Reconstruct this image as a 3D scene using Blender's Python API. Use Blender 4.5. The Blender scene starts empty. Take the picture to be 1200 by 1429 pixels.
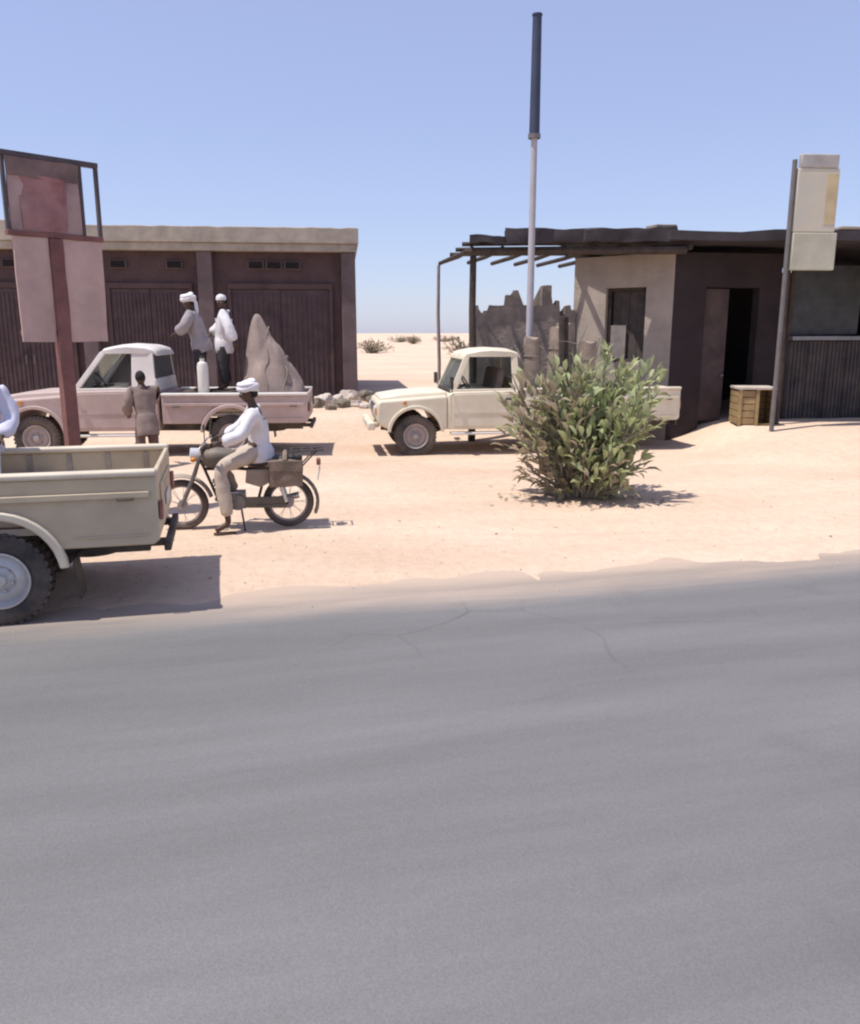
import bpy, bmesh, math, random
import numpy as np
from mathutils import Vector, Matrix, Euler, noise
R = math.radians
PI = math.pi
scene = bpy.context.scene
col = scene.collection
random.seed(7)

# ------------------------------------------------------------------ camera, sky, sun, exposure
FPX, CAMH, HORIZ = 1150.0, 2.35, 465.0
PITCH = math.atan((714.5 - HORIZ) / FPX)
cam_d = bpy.data.cameras.new('camera')
cam_d.sensor_fit = 'HORIZONTAL'; cam_d.sensor_width = 36.0; cam_d.lens = 36.0 * FPX / 1200.0
cam_d.clip_start = 0.05; cam_d.clip_end = 9000
cam = bpy.data.objects.new('camera', cam_d); col.objects.link(cam)
cam.location = (0, 0, CAMH); cam.rotation_euler = (PI / 2 - PITCH, 0, 0)
scene.camera = cam

SUN_EL, SUN_DIR = R(69), Vector((-0.93, -0.36, 0)).normalized()   # direction the light comes FROM (horizontal part)
world = bpy.data.worlds.new('World'); scene.world = world; world.use_nodes = True
wn = world.node_tree
sky = wn.nodes.new('ShaderNodeTexSky'); sky.sky_type = 'NISHITA'; sky.sun_disc = False
sky.sun_elevation = SUN_EL; sky.sun_rotation = math.atan2(SUN_DIR.x, SUN_DIR.y)
sky.altitude = 300; sky.air_density = 1.0; sky.dust_density = 0.7; sky.ozone_density = 2.6
mixn = wn.nodes.new('ShaderNodeMix'); mixn.data_type = 'RGBA'; mixn.inputs[0].default_value = .46      # even pale dust veil over the whole sky
mixn.inputs[7].default_value = (4.0, 4.25, 6.9, 1)
wn.links.new(sky.outputs[0], mixn.inputs[6]); wn.links.new(mixn.outputs[2], wn.nodes['Background'].inputs[0])
wn.nodes['Background'].inputs[1].default_value = 0.138
sun_d = bpy.data.lights.new('sun', 'SUN'); sun_d.energy = 5.0; sun_d.angle = R(0.6); sun_d.color = (1.0, 0.95, 0.88)
sun = bpy.data.objects.new('sun', sun_d); col.objects.link(sun)
sv = Vector((SUN_DIR.x * math.cos(SUN_EL), SUN_DIR.y * math.cos(SUN_EL), math.sin(SUN_EL)))
sun.rotation_euler = sv.to_track_quat('Z', 'Y').to_euler(); sun.location = (-20, 10, 30)
scene.view_settings.view_transform = 'Standard'; scene.view_settings.look = 'None'
scene.view_settings.exposure = 0.08; scene.view_settings.gamma = 1.0; scene.view_settings.use_curve_mapping = False
scene.render.engine = 'CYCLES'
scene.cycles.max_bounces = 6; scene.cycles.diffuse_bounces = 4
scene.cycles.use_denoising = True
scene.cycles.pixel_filter_type = 'BLACKMAN_HARRIS'; scene.cycles.filter_width = 2.2


def at(px, py, Y):                       # photo pixel (1200 x 1429) at ground distance Y -> world point
    xc = (px - 600) / FPX; yc = (714.5 - py) / FPX
    d = Vector((xc, math.cos(PITCH) + yc * math.sin(PITCH), -math.sin(PITCH) + yc * math.cos(PITCH)))
    return Vector((0, 0, CAMH)) + d * (Y / d.y)

# ------------------------------------------------------------------ terrain function
ROAD_A = R(13.8)
RU = Vector((math.cos(ROAD_A), math.sin(ROAD_A), 0)); RV = Vector((-math.sin(ROAD_A), math.cos(ROAD_A), 0))
RO = Vector((0, 7.3, 0))


def sstep(a, b, x):
    t = min(1, max(0, (x - a) / (b - a))); return t * t * (3 - 2 * t)


def ground_z(x, y):
    p = Vector((x, y, 0)) - RO; v = p.dot(RV); u = p.dot(RU)
    n = noise.noise(Vector((u * 0.9, v * 1.6, 1.3))); n2 = noise.noise(Vector((u * .17, v * .3, 7.7)))
    n3 = noise.noise(Vector((u * 2.6, v * 3.2, 4.4))) if -1.5 < v < 1.8 else 0
    z = -0.035 + 0.06 * sstep(-0.45, 0.65, v - .12 + 0.22 * n + 0.2 * n2 + .26 * n3)
    if .4 < v < 8:
        for c_, am, ph in ((1.15, .15, 0), (2.55, .15, 0), (3.9, .5, 1.3), (5.3, .5, 1.3), (2.0, .7, 2.6), (3.4, .7, 2.6)):      # wheel ruts
            d_ = v - c_ - am * math.sin(u * .33 + ph)
            if abs(d_) < .5: z += (.012 * math.exp(-((abs(d_) - .2) / .07) ** 2) - .022 * math.exp(-(d_ / .11) ** 4)) * (.6 + .5 * noise.noise(Vector((u * .5, c_ * 9, 0))))
    z += 0.06 * sstep(0.5, 4, v) * (noise.noise(Vector((x * .35, y * .35, 3.1))) * .6 + .25 * noise.noise(Vector((x * 1.3, y * 1.3, 9.1))))
    k = sstep(5.0, 6.6, x)
    z += (1 - k) * (0.40 * sstep(17.8, 19.4, y) + .07 * sstep(19.4, 24, y)) + k * .47 * sstep(14.6, 17.2, y)
    if y > 30:
        z += sstep(35, 160, y) * (1.1 * noise.noise(Vector((x * .012, y * .02, 5))) + 0.3)
    if v < -8.6:
        z += 0.06 * sstep(-8.6, -9.6, v)
    return z

# ------------------------------------------------------------------ materials
MATS = {}


def new_mat(name):
    m = bpy.data.materials.new(name); m.use_nodes = True
    nt = m.node_tree; b = nt.nodes['Principled BSDF']
    return m, nt, b


def pm(name, c, rough=0.7, var=0.18, scale=4.0, bump=0.0, bscale=40.0, metal=0.0, dust=0.0, c2=None, spec=0.4, dcol=(.50, .37, .27)):
    """principled material with two-scale colour noise, optional bump and dust lying on it"""
    if name in MATS:
        return MATS[name]
    m, nt, b = new_mat(name); N = nt.nodes.new; L = nt.links.new
    tc = N('ShaderNodeTexCoord')
    n1 = N('ShaderNodeTexNoise'); n1.inputs['Scale'].default_value = scale; n1.inputs['Detail'].default_value = 8; n1.inputs['Roughness'].default_value = .65
    L(tc.outputs['Object'], n1.inputs['Vector'])
    r = N('ShaderNodeValToRGB'); r.color_ramp.elements[0].position = .3; r.color_ramp.elements[1].position = .72
    d = c2 if c2 else tuple(max(0, x * (1 - 2 * var)) for x in c)
    r.color_ramp.elements[0].color = (*d, 1); r.color_ramp.elements[1].color = (*c, 1)
    L(n1.outputs['Fac'], r.inputs['Fac'])
    out = r.outputs['Color']
    if dust > 0:
        n2 = N('ShaderNodeTexNoise'); n2.inputs['Scale'].default_value = 2.3; n2.inputs['Detail'].default_value = 9; n2.inputs['Roughness'].default_value = .7
        L(tc.outputs['Object'], n2.inputs['Vector'])
        mr = N('ShaderNodeMapRange'); mr.inputs[1].default_value = .35; mr.inputs[2].default_value = .8; mr.inputs[4].default_value = dust
        L(n2.outputs['Fac'], mr.inputs['Value'])
        mx = N('ShaderNodeMix'); mx.data_type = 'RGBA'; mx.inputs[7].default_value = (*dcol, 1)
        L(mr.outputs[0], mx.inputs[0]); L(out, mx.inputs[6]); out = mx.outputs[2]
    L(out, b.inputs['Base Color'])
    b.inputs['Roughness'].default_value = rough; b.inputs['Metallic'].default_value = metal
    b.inputs['Specular IOR Level'].default_value = spec
    if bump > 0:
        n3 = N('ShaderNodeTexNoise'); n3.inputs['Scale'].default_value = bscale; n3.inputs['Detail'].default_value = 6
        L(tc.outputs['Object'], n3.inputs['Vector'])
        bp = N('ShaderNodeBump'); bp.inputs['Strength'].default_value = bump; bp.inputs['Distance'].default_value = .02
        L(n3.outputs['Fac'], bp.inputs['Height']); L(bp.outputs[0], b.inputs['Normal'])
    MATS[name] = m
    return m


def glass_mat(name='glass', tint=(.55, .62, .62)):
    if name in MATS: return MATS[name]
    m, nt, b = new_mat(name)
    b.inputs['Base Color'].default_value = (*tint, 1); b.inputs['Roughness'].default_value = .05
    b.inputs['Transmission Weight'].default_value = .9; b.inputs['IOR'].default_value = 1.45
    MATS[name] = m; return m


def sand_mat():
    m, nt, b = new_mat('sand'); N = nt.nodes.new; L = nt.links.new
    tc = N('ShaderNodeTexCoord')
    mp = N('ShaderNodeMapping'); mp.inputs['Rotation'].default_value = (0, 0, -ROAD_A); mp.inputs['Scale'].default_value = (.35, 1, 1)
    L(tc.outputs['Object'], mp.inputs['Vector'])
    n1 = N('ShaderNodeTexNoise'); n1.inputs['Scale'].default_value = .45; n1.inputs['Detail'].default_value = 10; n1.inputs['Roughness'].default_value = .62
    L(mp.outputs[0], n1.inputs['Vector'])
    r = N('ShaderNodeValToRGB'); e = r.color_ramp.elements
    e[0].position = .32; e[0].color = (.56, .405, .295, 1); e[1].position = .62; e[1].color = (.67, .515, .39, 1)
    L(n1.outputs['Fac'], r.inputs['Fac'])
    n2 = N('ShaderNodeTexNoise'); n2.inputs['Scale'].default_value = 7; n2.inputs['Detail'].default_value = 8; n2.inputs['Roughness'].default_value = .75
    L(tc.outputs['Object'], n2.inputs['Vector'])
    mr = N('ShaderNodeMapRange'); mr.inputs[1].default_value = .3; mr.inputs[2].default_value = .7; mr.inputs[3].default_value = .86; mr.inputs[4].default_value = 1.05
    L(n2.outputs['Fac'], mr.inputs['Value'])
    mx = N('ShaderNodeMix'); mx.data_type = 'RGBA'; mx.blend_type = 'MULTIPLY'; mx.inputs[0].default_value = 1
    L(r.outputs['Color'], mx.inputs[6]); L(mr.outputs[0], mx.inputs[7])
    L(mx.outputs[2], b.inputs['Base Color']); b.inputs['Roughness'].default_value = .95; b.inputs['Specular IOR Level'].default_value = .1
    n3 = N('ShaderNodeTexNoise'); n3.inputs['Scale'].default_value = 5; n3.inputs['Detail'].default_value = 9; n3.inputs['Roughness'].default_value = .7
    L(tc.outputs['Object'], n3.inputs['Vector'])
    bp = N('ShaderNodeBump'); bp.inputs['Strength'].default_value = .75; bp.inputs['Distance'].default_value = .07
    L(n3.outputs['Fac'], bp.inputs['Height']); L(bp.outputs[0], b.inputs['Normal'])
    return m


def road_mat():
    m, nt, b = new_mat('asphalt'); N = nt.nodes.new; L = nt.links.new
    tc = N('ShaderNodeTexCoord')               # object space: x along the road, y across it (0 = far edge)
    mp = N('ShaderNodeMapping'); mp.inputs['Scale'].default_value = (.12, 1, 1); L(tc.outputs['Object'], mp.inputs['Vector'])
    n1 = N('ShaderNodeTexNoise'); n1.inputs['Scale'].default_value = 1.3; n1.inputs['Detail'].default_value = 9; n1.inputs['Roughness'].default_value = .6
    L(mp.outputs[0], n1.inputs['Vector'])
    r = N('ShaderNodeValToRGB'); e = r.color_ramp.elements
    e[0].position = .3; e[0].color = (.128, .124, .122, 1); e[1].position = .7; e[1].color = (.182, .176, .174, 1)
    L(n1.outputs['Fac'], r.inputs['Fac'])
    n2 = N('ShaderNodeTexNoise'); n2.inputs['Scale'].default_value = 110; n2.inputs['Detail'].default_value = 4; L(tc.outputs['Object'], n2.inputs['Vector'])
    mr = N('ShaderNodeMapRange'); mr.inputs[1].default_value = .3; mr.inputs[2].default_value = .7; mr.inputs[3].default_value = .87; mr.inputs[4].default_value = 1.11
    L(n2.outputs['Fac'], mr.inputs['Value'])
    mx = N('ShaderNodeMix'); mx.data_type = 'RGBA'; mx.blend_type = 'MULTIPLY'; mx.inputs[0].default_value = 1
    L(r.outputs['Color'], mx.inputs[6]); L(mr.outputs[0], mx.inputs[7])
    nw = N('ShaderNodeTexNoise'); nw.inputs['Scale'].default_value = 1.1; nw.inputs['Detail'].default_value = 5; L(tc.outputs['Object'], nw.inputs['Vector'])
    wv = N('ShaderNodeMix'); wv.data_type = 'RGBA'; wv.inputs[0].default_value = .22; L(tc.outputs['Object'], wv.inputs[6]); L(nw.outputs['Color'], wv.inputs[7])
    vo = N('ShaderNodeTexVoronoi'); vo.feature = 'DISTANCE_TO_EDGE'; vo.inputs['Scale'].default_value = .75; L(wv.outputs[2], vo.inputs['Vector'])
    ck = N('ShaderNodeMapRange'); ck.inputs[1].default_value = .002; ck.inputs[2].default_value = .010; ck.inputs[3].default_value = 1; ck.inputs[4].default_value = 0; L(vo.outputs['Distance'], ck.inputs['Value'])
    nm_ = N('ShaderNodeTexNoise'); nm_.inputs['Scale'].default_value = .35; nm_.inputs['Detail'].default_value = 3; L(tc.outputs['Object'], nm_.inputs['Vector'])
    mk = N('ShaderNodeMapRange'); mk.inputs[1].default_value = .52; mk.inputs[2].default_value = .66; mk.inputs[4].default_value = .30; L(nm_.outputs['Fac'], mk.inputs['Value'])
    cm = N('ShaderNodeMath'); cm.operation = 'MULTIPLY'; L(ck.outputs[0], cm.inputs[0]); L(mk.outputs[0], cm.inputs[1])
    st_ = N('ShaderNodeTexNoise'); st_.inputs['Scale'].default_value = .8; st_.inputs['Detail'].default_value = 7; st_.inputs['Roughness'].default_value = .7; L(tc.outputs['Object'], st_.inputs['Vector'])
    sm_ = N('ShaderNodeMapRange'); sm_.inputs[1].default_value = .58; sm_.inputs[2].default_value = .75; sm_.inputs[4].default_value = .22; L(st_.outputs['Fac'], sm_.inputs['Value'])
    ma = N('ShaderNodeMath'); ma.operation = 'ADD'; L(cm.outputs[0], ma.inputs[0]); L(sm_.outputs[0], ma.inputs[1])
    mxc = N('ShaderNodeMix'); mxc.data_type = 'RGBA'; mxc.inputs[7].default_value = (.05, .047, .047, 1); L(ma.outputs[0], mxc.inputs[0]); L(mx.outputs[2], mxc.inputs[6])
    mx = mxc
    # wind-blown sand lying on the asphalt towards its far edge
    sx = N('ShaderNodeSeparateXYZ'); L(tc.outputs['Object'], sx.inputs[0])
    n3 = N('ShaderNodeTexNoise'); n3.inputs['Scale'].default_value = .9; n3.inputs['Detail'].default_value = 9; n3.inputs['Roughness'].default_value = .65; L(mp.outputs[0], n3.inputs['Vector'])
    ad = N('ShaderNodeMath'); ad.operation = 'MULTIPLY_ADD'; ad.inputs[1].default_value = 1.5; L(n3.outputs['Fac'], ad.inputs[0]); L(sx.outputs['Y'], ad.inputs[2])
    m2 = N('ShaderNodeMapRange'); m2.interpolation_type = 'SMOOTHSTEP'; m2.inputs[1].default_value = .25; m2.inputs[2].default_value = 1.15; m2.inputs[4].default_value = .85
    L(ad.outputs[0], m2.inputs['Value'])
    mx2 = N('ShaderNodeMix'); mx2.data_type = 'RGBA'; mx2.inputs[7].default_value = (.50, .38, .29, 1)
    L(m2.outputs[0], mx2.inputs[0]); L(mx.outputs[2], mx2.inputs[6])
    L(mx2.outputs[2], b.inputs['Base Color']); b.inputs['Roughness'].default_value = .85; b.inputs['Specular IOR Level'].default_value = .25
    bp = N('ShaderNodeBump'); bp.inputs['Strength'].default_value = .35; bp.inputs['Distance'].default_value = .008
    L(n2.outputs['Fac'], bp.inputs['Height']); L(bp.outputs[0], b.inputs['Normal'])
    return m

# ------------------------------------------------------------------ mesh helpers


def smooth(me, ang=38):
    me.shade_smooth(); me.set_sharp_from_angle(angle=R(ang))


class MB:
    def __init__(s): s.bm = bmesh.new()

    def box(s, c, d, rot=None, taper=None):
        g = bmesh.ops.create_cube(s.bm, size=1.0)['verts']
        for v in g:
            t = 1.0
            if taper and v.co.z > 0: v.co.x *= taper[0]; v.co.y *= taper[1]
            v.co = Vector((v.co.x * d[0], v.co.y * d[1], v.co.z * d[2]))
        M = Matrix.Translation(c)
        if rot: M = M @ Euler(rot).to_matrix().to_4x4()
        bmesh.ops.transform(s.bm, matrix=M, verts=g); return s

    def bx(s, x0, x1, y0, y1, z0, z1):
        return s.box(((x0 + x1) / 2, (y0 + y1) / 2, (z0 + z1) / 2), (x1 - x0, y1 - y0, z1 - z0))

    def cyl(s, a, b, r0, r1=None, n=12, caps=True):
        a, b = Vector(a), Vector(b); r1 = r0 if r1 is None else r1
        d = b - a; q = d.to_track_quat('Z', 'Y'); ra, rb = [], []
        for i in range(n):
            t = 2 * PI * i / n; u = q @ Vector((math.cos(t), math.sin(t), 0))
            ra.append(s.bm.verts.new(a + u * r0)); rb.append(s.bm.verts.new(b + u * r1))
        for i in range(n):
            j = (i + 1) % n; s.bm.faces.new((ra[i], ra[j], rb[j], rb[i]))
        if caps: s.bm.faces.new(ra[::-1]); s.bm.faces.new(rb)
        return s

    def tube(s, pts, rs, n=8):
        pts = [Vector(p) for p in pts]
        if not isinstance(rs, (list, tuple)): rs = [rs] * len(pts)
        rings = []; prev = None
        for i, p in enumerate(pts):
            d = (pts[min(i + 1, len(pts) - 1)] - pts[max(i - 1, 0)]).normalized()
            if prev is None:
                up = Vector((0, 0, 1)) if abs(d.z) < .9 else Vector((1, 0, 0)); x = d.cross(up).normalized()
            else: x = (prev - d * prev.dot(d)).normalized()
            prev = x; y = d.cross(x)
            rings.append([s.bm.verts.new(p + (x * math.cos(2 * PI * k / n) + y * math.sin(2 * PI * k / n)) * rs[i]) for k in range(n)])
        for a, b in zip(rings, rings[1:]):
            for k in range(n): s.bm.faces.new((a[k], a[(k + 1) % n], b[(k + 1) % n], b[k]))
        s.bm.faces.new(rings[0][::-1]); s.bm.faces.new(rings[-1]); return s

    def lathe(s, prof, o, axis, n=32):          # prof: (radius, along)
        o = Vector(o); q = Vector(axis).to_track_quat('Z', 'Y'); rings = []
        for r, h in prof:
            if r < 1e-5: rings.append([s.bm.verts.new(o + q @ Vector((0, 0, h)))])
            else: rings.append([s.bm.verts.new(o + q @ Vector((r * math.cos(2 * PI * k / n), r * math.sin(2 * PI * k / n), h))) for k in range(n)])
        for a, b in zip(rings, rings[1:]):
            for k in range(n):
                j = (k + 1) % n
                f = [a[k % len(a)], a[j % len(a)], b[j % len(b)], b[k % len(b)]]
                f = list(dict.fromkeys(f))
                if len(f) > 2:
                    try: s.bm.faces.new(f)
                    except ValueError: pass
        return s

    def prism(s, prof, y0, y1, y0t=None):       # prof in (x, z), extruded along y
        a = [s.bm.verts.new((x, y0, z)) for x, z in prof]; b = [s.bm.verts.new((x, y1, z)) for x, z in prof]
        n = len(prof)
        for i in range(n): s.bm.faces.new((a[i], a[(i + 1) % n], b[(i + 1) % n], b[i]))
        s.bm.faces.new(a[::-1]); s.bm.faces.new(b); return s

    def vprism(s, prof, z0, z1):                # prof in (x, y), extruded up
        a = [s.bm.verts.new((x, y, z0)) for x, y in prof]; b = [s.bm.verts.new((x, y, z1)) for x, y in prof]
        n = len(prof)
        for i in range(n): s.bm.faces.new((a[i], a[(i + 1) % n], b[(i + 1) % n], b[i]))
        s.bm.faces.new(a[::-1]); s.bm.faces.new(b); return s

    def slab(s, quad, th):                      # thin plate from four corner points
        q = [Vector(p) for p in quad]; nrm = (q[1] - q[0]).cross(q[3] - q[0]).normalized() * th / 2
        a = [s.bm.verts.new(p - nrm) for p in q]; b = [s.bm.verts.new(p + nrm) for p in q]
        for i in range(4): s.bm.faces.new((a[i], a[(i + 1) % 4], b[(i + 1) % 4], b[i]))
        s.bm.faces.new(a[::-1]); s.bm.faces.new(b); return s

    def ball(s, c, r, seg=16, rings=10, rot=None):
        g = bmesh.ops.create_uvsphere(s.bm, u_segments=seg, v_segments=rings, radius=1)['verts']
        r = (r, r, r) if not isinstance(r, (tuple, list)) else r
        M = Matrix.Translation(c)
        if rot: M = M @ Euler(rot).to_matrix().to_4x4()
        M = M @ Matrix.Diagonal((*r, 1)); bmesh.ops.transform(s.bm, matrix=M, verts=g); return s

    def loft(s, rings):
        vs = [[s.bm.verts.new(p) for p in r] for r in rings]; n = len(vs[0])
        for a, b in zip(vs, vs[1:]):
            for k in range(n): s.bm.faces.new((a[k], a[(k + 1) % n], b[(k + 1) % n], b[k]))
        s.bm.faces.new(vs[0][::-1]); s.bm.faces.new(vs[-1]); return s

    def jitter(s, amt, sc=1.0, seed=0):
        for v in s.bm.verts:
            v.co += Vector((noise.noise(v.co * sc + Vector((seed, 0, 0))), noise.noise(v.co * sc + Vector((0, seed + 9, 0))), noise.noise(v.co * sc + Vector((0, 0, seed + 17))))) * amt
        return s

    def build(s, name, mat, parent=None, bevel=0, seg=2, ang=38, subdiv=0):
        bmesh.ops.recalc_face_normals(s.bm, faces=s.bm.faces)
        me = bpy.data.meshes.new(name); s.bm.to_mesh(me); s.bm.free()
        mats = mat if isinstance(mat, (list, tuple)) else [mat]
        for m in mats: me.materials.append(m)
        smooth(me, ang)
        o = bpy.data.objects.new(name, me); col.objects.link(o)
        if parent: o.parent = parent
        if bevel:
            b = o.modifiers.new('bevel', 'BEVEL'); b.width = bevel; b.segments = seg; b.limit_method = 'ANGLE'; b.angle_limit = R(30)
        if subdiv:
            b = o.modifiers.new('sub', 'SUBSURF'); b.levels = subdiv; b.render_levels = subdiv
        return o


def tag(o, label=None, cat=None, group=None, kind=None):
    if label: o['label'] = label
    if cat: o['category'] = cat
    if group: o['group'] = group
    if kind: o['kind'] = kind
    return o


def empty(name, loc=(0, 0, 0), rz=0):
    o = bpy.data.objects.new(name, None); o.empty_display_size = .2; col.objects.link(o)
    o.location = loc; o.rotation_euler = (0, 0, rz); return o


def raw_mesh(name, verts, faces, mat, parent=None, sm=True, mi=None):
    me = bpy.data.meshes.new(name); me.from_pydata(verts, [], faces)
    for m in (mat if isinstance(mat, (list, tuple)) else [mat]): me.materials.append(m)
    if mi is not None: me.polygons.foreach_set('material_index', mi)
    if sm: me.shade_smooth()
    me.update()
    o = bpy.data.objects.new(name, me); col.objects.link(o)
    if parent: o.parent = parent
    return o

# ------------------------------------------------------------------ ground and road


def spaced(stops):
    out = []
    for a, b, st in stops:
        n = max(1, round((b - a) / st)); out += [a + (b - a) * i / n for i in range(n)]
    out.append(stops[-1][1]); return out


us = spaced([(-4000, -600, 850), (-600, -100, 100), (-100, -30, 10), (-30, -12, 1), (-12, 16, .16), (16, 40, 1), (40, 120, 10), (120, 700, 100), (700, 4000, 800)])
vs_ = spaced([(-800, -100, 175), (-100, -14, 10), (-14, -8, .5), (-8, -1.4, .8), (-1.4, 1.6, .07), (1.6, 7, .09), (7, 22, .3), (22, 60, 1.5), (60, 300, 8), (300, 1000, 70), (1000, 6000, 1000)])
verts, faces = [], []
for v in vs_:
    for u in us:
        p = RO + RU * u + RV * v; verts.append((p.x, p.y, ground_z(p.x, p.y)))
nu = len(us)
for i in range(len(vs_) - 1):
    for j in range(nu - 1):
        a = i * nu + j; faces.append((a, a + 1, a + 1 + nu, a + nu))
ground = raw_mesh('ground', verts, faces, sand_mat()); tag(ground, 'pale pinkish sand ground running to the horizon', 'ground', kind='structure')

b = MB(); b.bx(-700, 700, -9.3, .75, -.06, .004)
road = b.build('road', road_mat()); road.location = RO; road.rotation_euler = (0, 0, ROAD_A)
tag(road, 'grey worn asphalt road dusted with sand along its edge', 'road', kind='structure')

# pebbles and clods lying on the shoulder
random.seed(3); verts, faces = [], []
for i in range(700):
    u = random.uniform(-7, 13); v = abs(random.gauss(0, 1)) * 4 - .25
    p = RO + RU * u + RV * v; s = random.uniform(.005, .014) * (1 + (random.random() < .03) * 1.2); z = max(ground_z(p.x, p.y), .004 if v < .7 else -1)
    k = len(verts); a0 = random.random() * 6
    for j in range(4): verts.append((p.x + s * math.cos(a0 + j * 1.57) * random.uniform(.7, 1.3), p.y + s * math.sin(a0 + j * 1.57) * random.uniform(.7, 1.3), z - .002))
    for j in range(4): verts.append((p.x + .6 * s * math.cos(a0 + j * 1.57), p.y + .6 * s * math.sin(a0 + j * 1.57), z + s * random.uniform(.5, .9)))
    faces += [(k + 4, k + 5, k + 6, k + 7)] + [(k + j, k + (j + 1) % 4, k + 4 + (j + 1) % 4, k + 4 + j) for j in range(4)]
peb = raw_mesh('gravel', verts, faces, pm('pebble', (.52, .42, .33), .9, .25, 9), sm=False)
tag(peb, 'loose pebbles scattered over the sandy shoulder', 'gravel', kind='stuff')

# ------------------------------------------------------------------ warehouse on the left
M_PLAST = pm('warehouse_wall', (.105, .064, .064), .9, .22, 1.6, .35, 25, dust=.05)
M_CONC = pm('weathered_concrete', (.46, .40, .33), .9, .2, 2.2, .3, 30)
M_PIER = pm('pier_plaster', (.17, .125, .125), .9, .2, 2.5, .3, 25)
M_DOORM = pm('maroon_steel', (.085, .052, .058), .7, .25, 3, .05, 30, dust=.08)
WY = 24.0; WZ = .45
WA = R(6.0)
wh = empty('warehouse', (-2.02 - 6.72 * math.cos(WA), WY - 6.72 * math.sin(WA), 0), WA)
tag(wh, 'long dark brown warehouse with pale concrete parapet and closed steel doors', 'warehouse')
x0, x1 = -8.2, 6.62        # local, front wall line at local y = 0
b = MB(); b.bx(x0, x1, .12, 9, WZ - .5, 4.75); b.build('wall', M_PLAST, wh)
b = MB()
N = 60
prof = [(x0 - .1, 4.752)] + [(x1 + .12, 4.752)] + [(x1 + .12 - (x1 - x0 + .22) * i / N, 5.17 + .03 * noise.noise(Vector((i * .7, 0, 0))) + (.10 if 30 < i < 52 else 0)) for i in range(N + 1)]
b.prism(prof, -.28, 9.1); b.build('parapet', M_CONC, wh, bevel=.02)
b = MB(); b.bx(x0, x1 + .06, -.20, .118, 4.55, 4.75); b.build('cornice', M_CONC, wh, bevel=.015)
for px in (x0 + .2, -3.9, -.62, 2.53, x1 - .17):
    b = MB(); b.bx(px - .2, px + .2, -.12, .119, WZ - .4, 4.549); b.jitter(.015, 3, px); b.build('pier', M_PIER, wh, bevel=.02)
b = MB(); b.bx(x0, x1 + .1, -.5, .118, WZ - .5, WZ + .12); b.jitter(.03, 2); b.build('plinth', M_CONC, wh, bevel=.03)
for cx, w in ((-5.9, 2.6), (-2.3, 2.3), (1.0, 2.1), (4.55, 2.7)):
    fr = MB(); fr.bx(cx - w / 2 - .1, cx - w / 2, .02, .118, WZ + .12, 3.55); fr.bx(cx + w / 2, cx + w / 2 + .1, .02, .118, WZ + .12, 3.55); fr.bx(cx - w / 2 - .1, cx + w / 2 + .1, .02, .118, 3.551, 3.7)
    fo = fr.build('door_frame', M_PLAST, wh, bevel=.01)
    for s in (0, 1):
        a0 = cx - w / 2 + s * w / 2 + .01; a1 = a0 + w / 2 - .02
        d = MB(); d.bx(a0, a1, .07, .115, WZ + .13, 3.54)
        for k in range(9):
            xx = a0 + .1 + (a1 - a0 - .2) * k / 8; d.bx(xx - .03, xx + .03, .045, .069, WZ + .25, 3.42)
        do = d.build('steel_door', M_DOORM, wh, bevel=.006)
        h = MB(); hx = a1 - .1 if s == 0 else a0 + .1
        h.tube([(hx, .04, 1.5), (hx, -.01, 1.52), (hx, -.01, 1.72), (hx, .04, 1.74)], .012); h.build('door_handle', pm('dull_steel', (.3, .28, .27), .5, .2, 5, metal=.7), do)
for vx in (-2.6, .2, 1.7, 3.9, 4.4, 4.9):
    v = MB(); v.bx(vx - .22, vx + .22, .04, .118, 4.08, 4.3); vo = v.build('vent_frame', M_PIER, wh, bevel=.01)
    v = MB()
    for k in range(4): v.box((vx, .03, 4.12 + k * .047), (.38, .03, .03), (R(35), 0, 0))
    v.build('louvre', pm('black_void', (.02, .017, .018), .9, .2), vo)

# ------------------------------------------------------------------ building on the right with shade roof
M_MUD = pm('plastered_mud_wall', (.43, .36, .30), .95, .2, 1.7, .5, 18, c2=(.30, .25, .21))
M_MUD2 = pm('old_mud_brick', (.33, .27, .235), .95, .28, 3, .8, 14)
M_ROOFD = pm('dark_roof_sheet', (.055, .047, .055), .85, .25, 2.5, .2, 30, dust=.05)
M_TIMB = pm('dark_timber', (.085, .062, .05), .85, .3, 6, .4, 30)
M_DARKW = pm('shade_dark_plaster', (.045, .031, .033), .9, .25, 1.5, .3, 20)  # near-black tone puts the shade of the shop front and room into the colour
M_STEEL = MATS['dull_steel']
M_VOID = MATS['black_void']
GZ = .42
sh = empty('shop_building', (0, 0, 0))
tag(sh, 'low mud plastered shop with dark flat shade roof and dark open front', 'shop')
A = Vector((3.28, 19.4, 0)); C = Vector((5.12, 17.9, 0)); D = Vector((7.55, 18.35, 0)); E_ = Vector((13.5, 19.3, 0)); BK = Vector((4.6, 23.5, 0)); BR = Vector((13.0, 24.5, 0))


def wall_on(bm_, p, q, th, z0, z1, s0=0, s1=1, side=1):
    d = (q - p); L_ = d.length; d.normalize(); n = Vector((-d.y, d.x, 0)) * side
    a, c_ = p + d * L_ * s0, p + d * L_ * s1
    bm_.vprism([(a.x, a.y), (c_.x, c_.y), (c_.x + n.x * th, c_.y + n.y * th), (a.x + n.x * th, a.y + n.y * th)], z0, z1)


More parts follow.
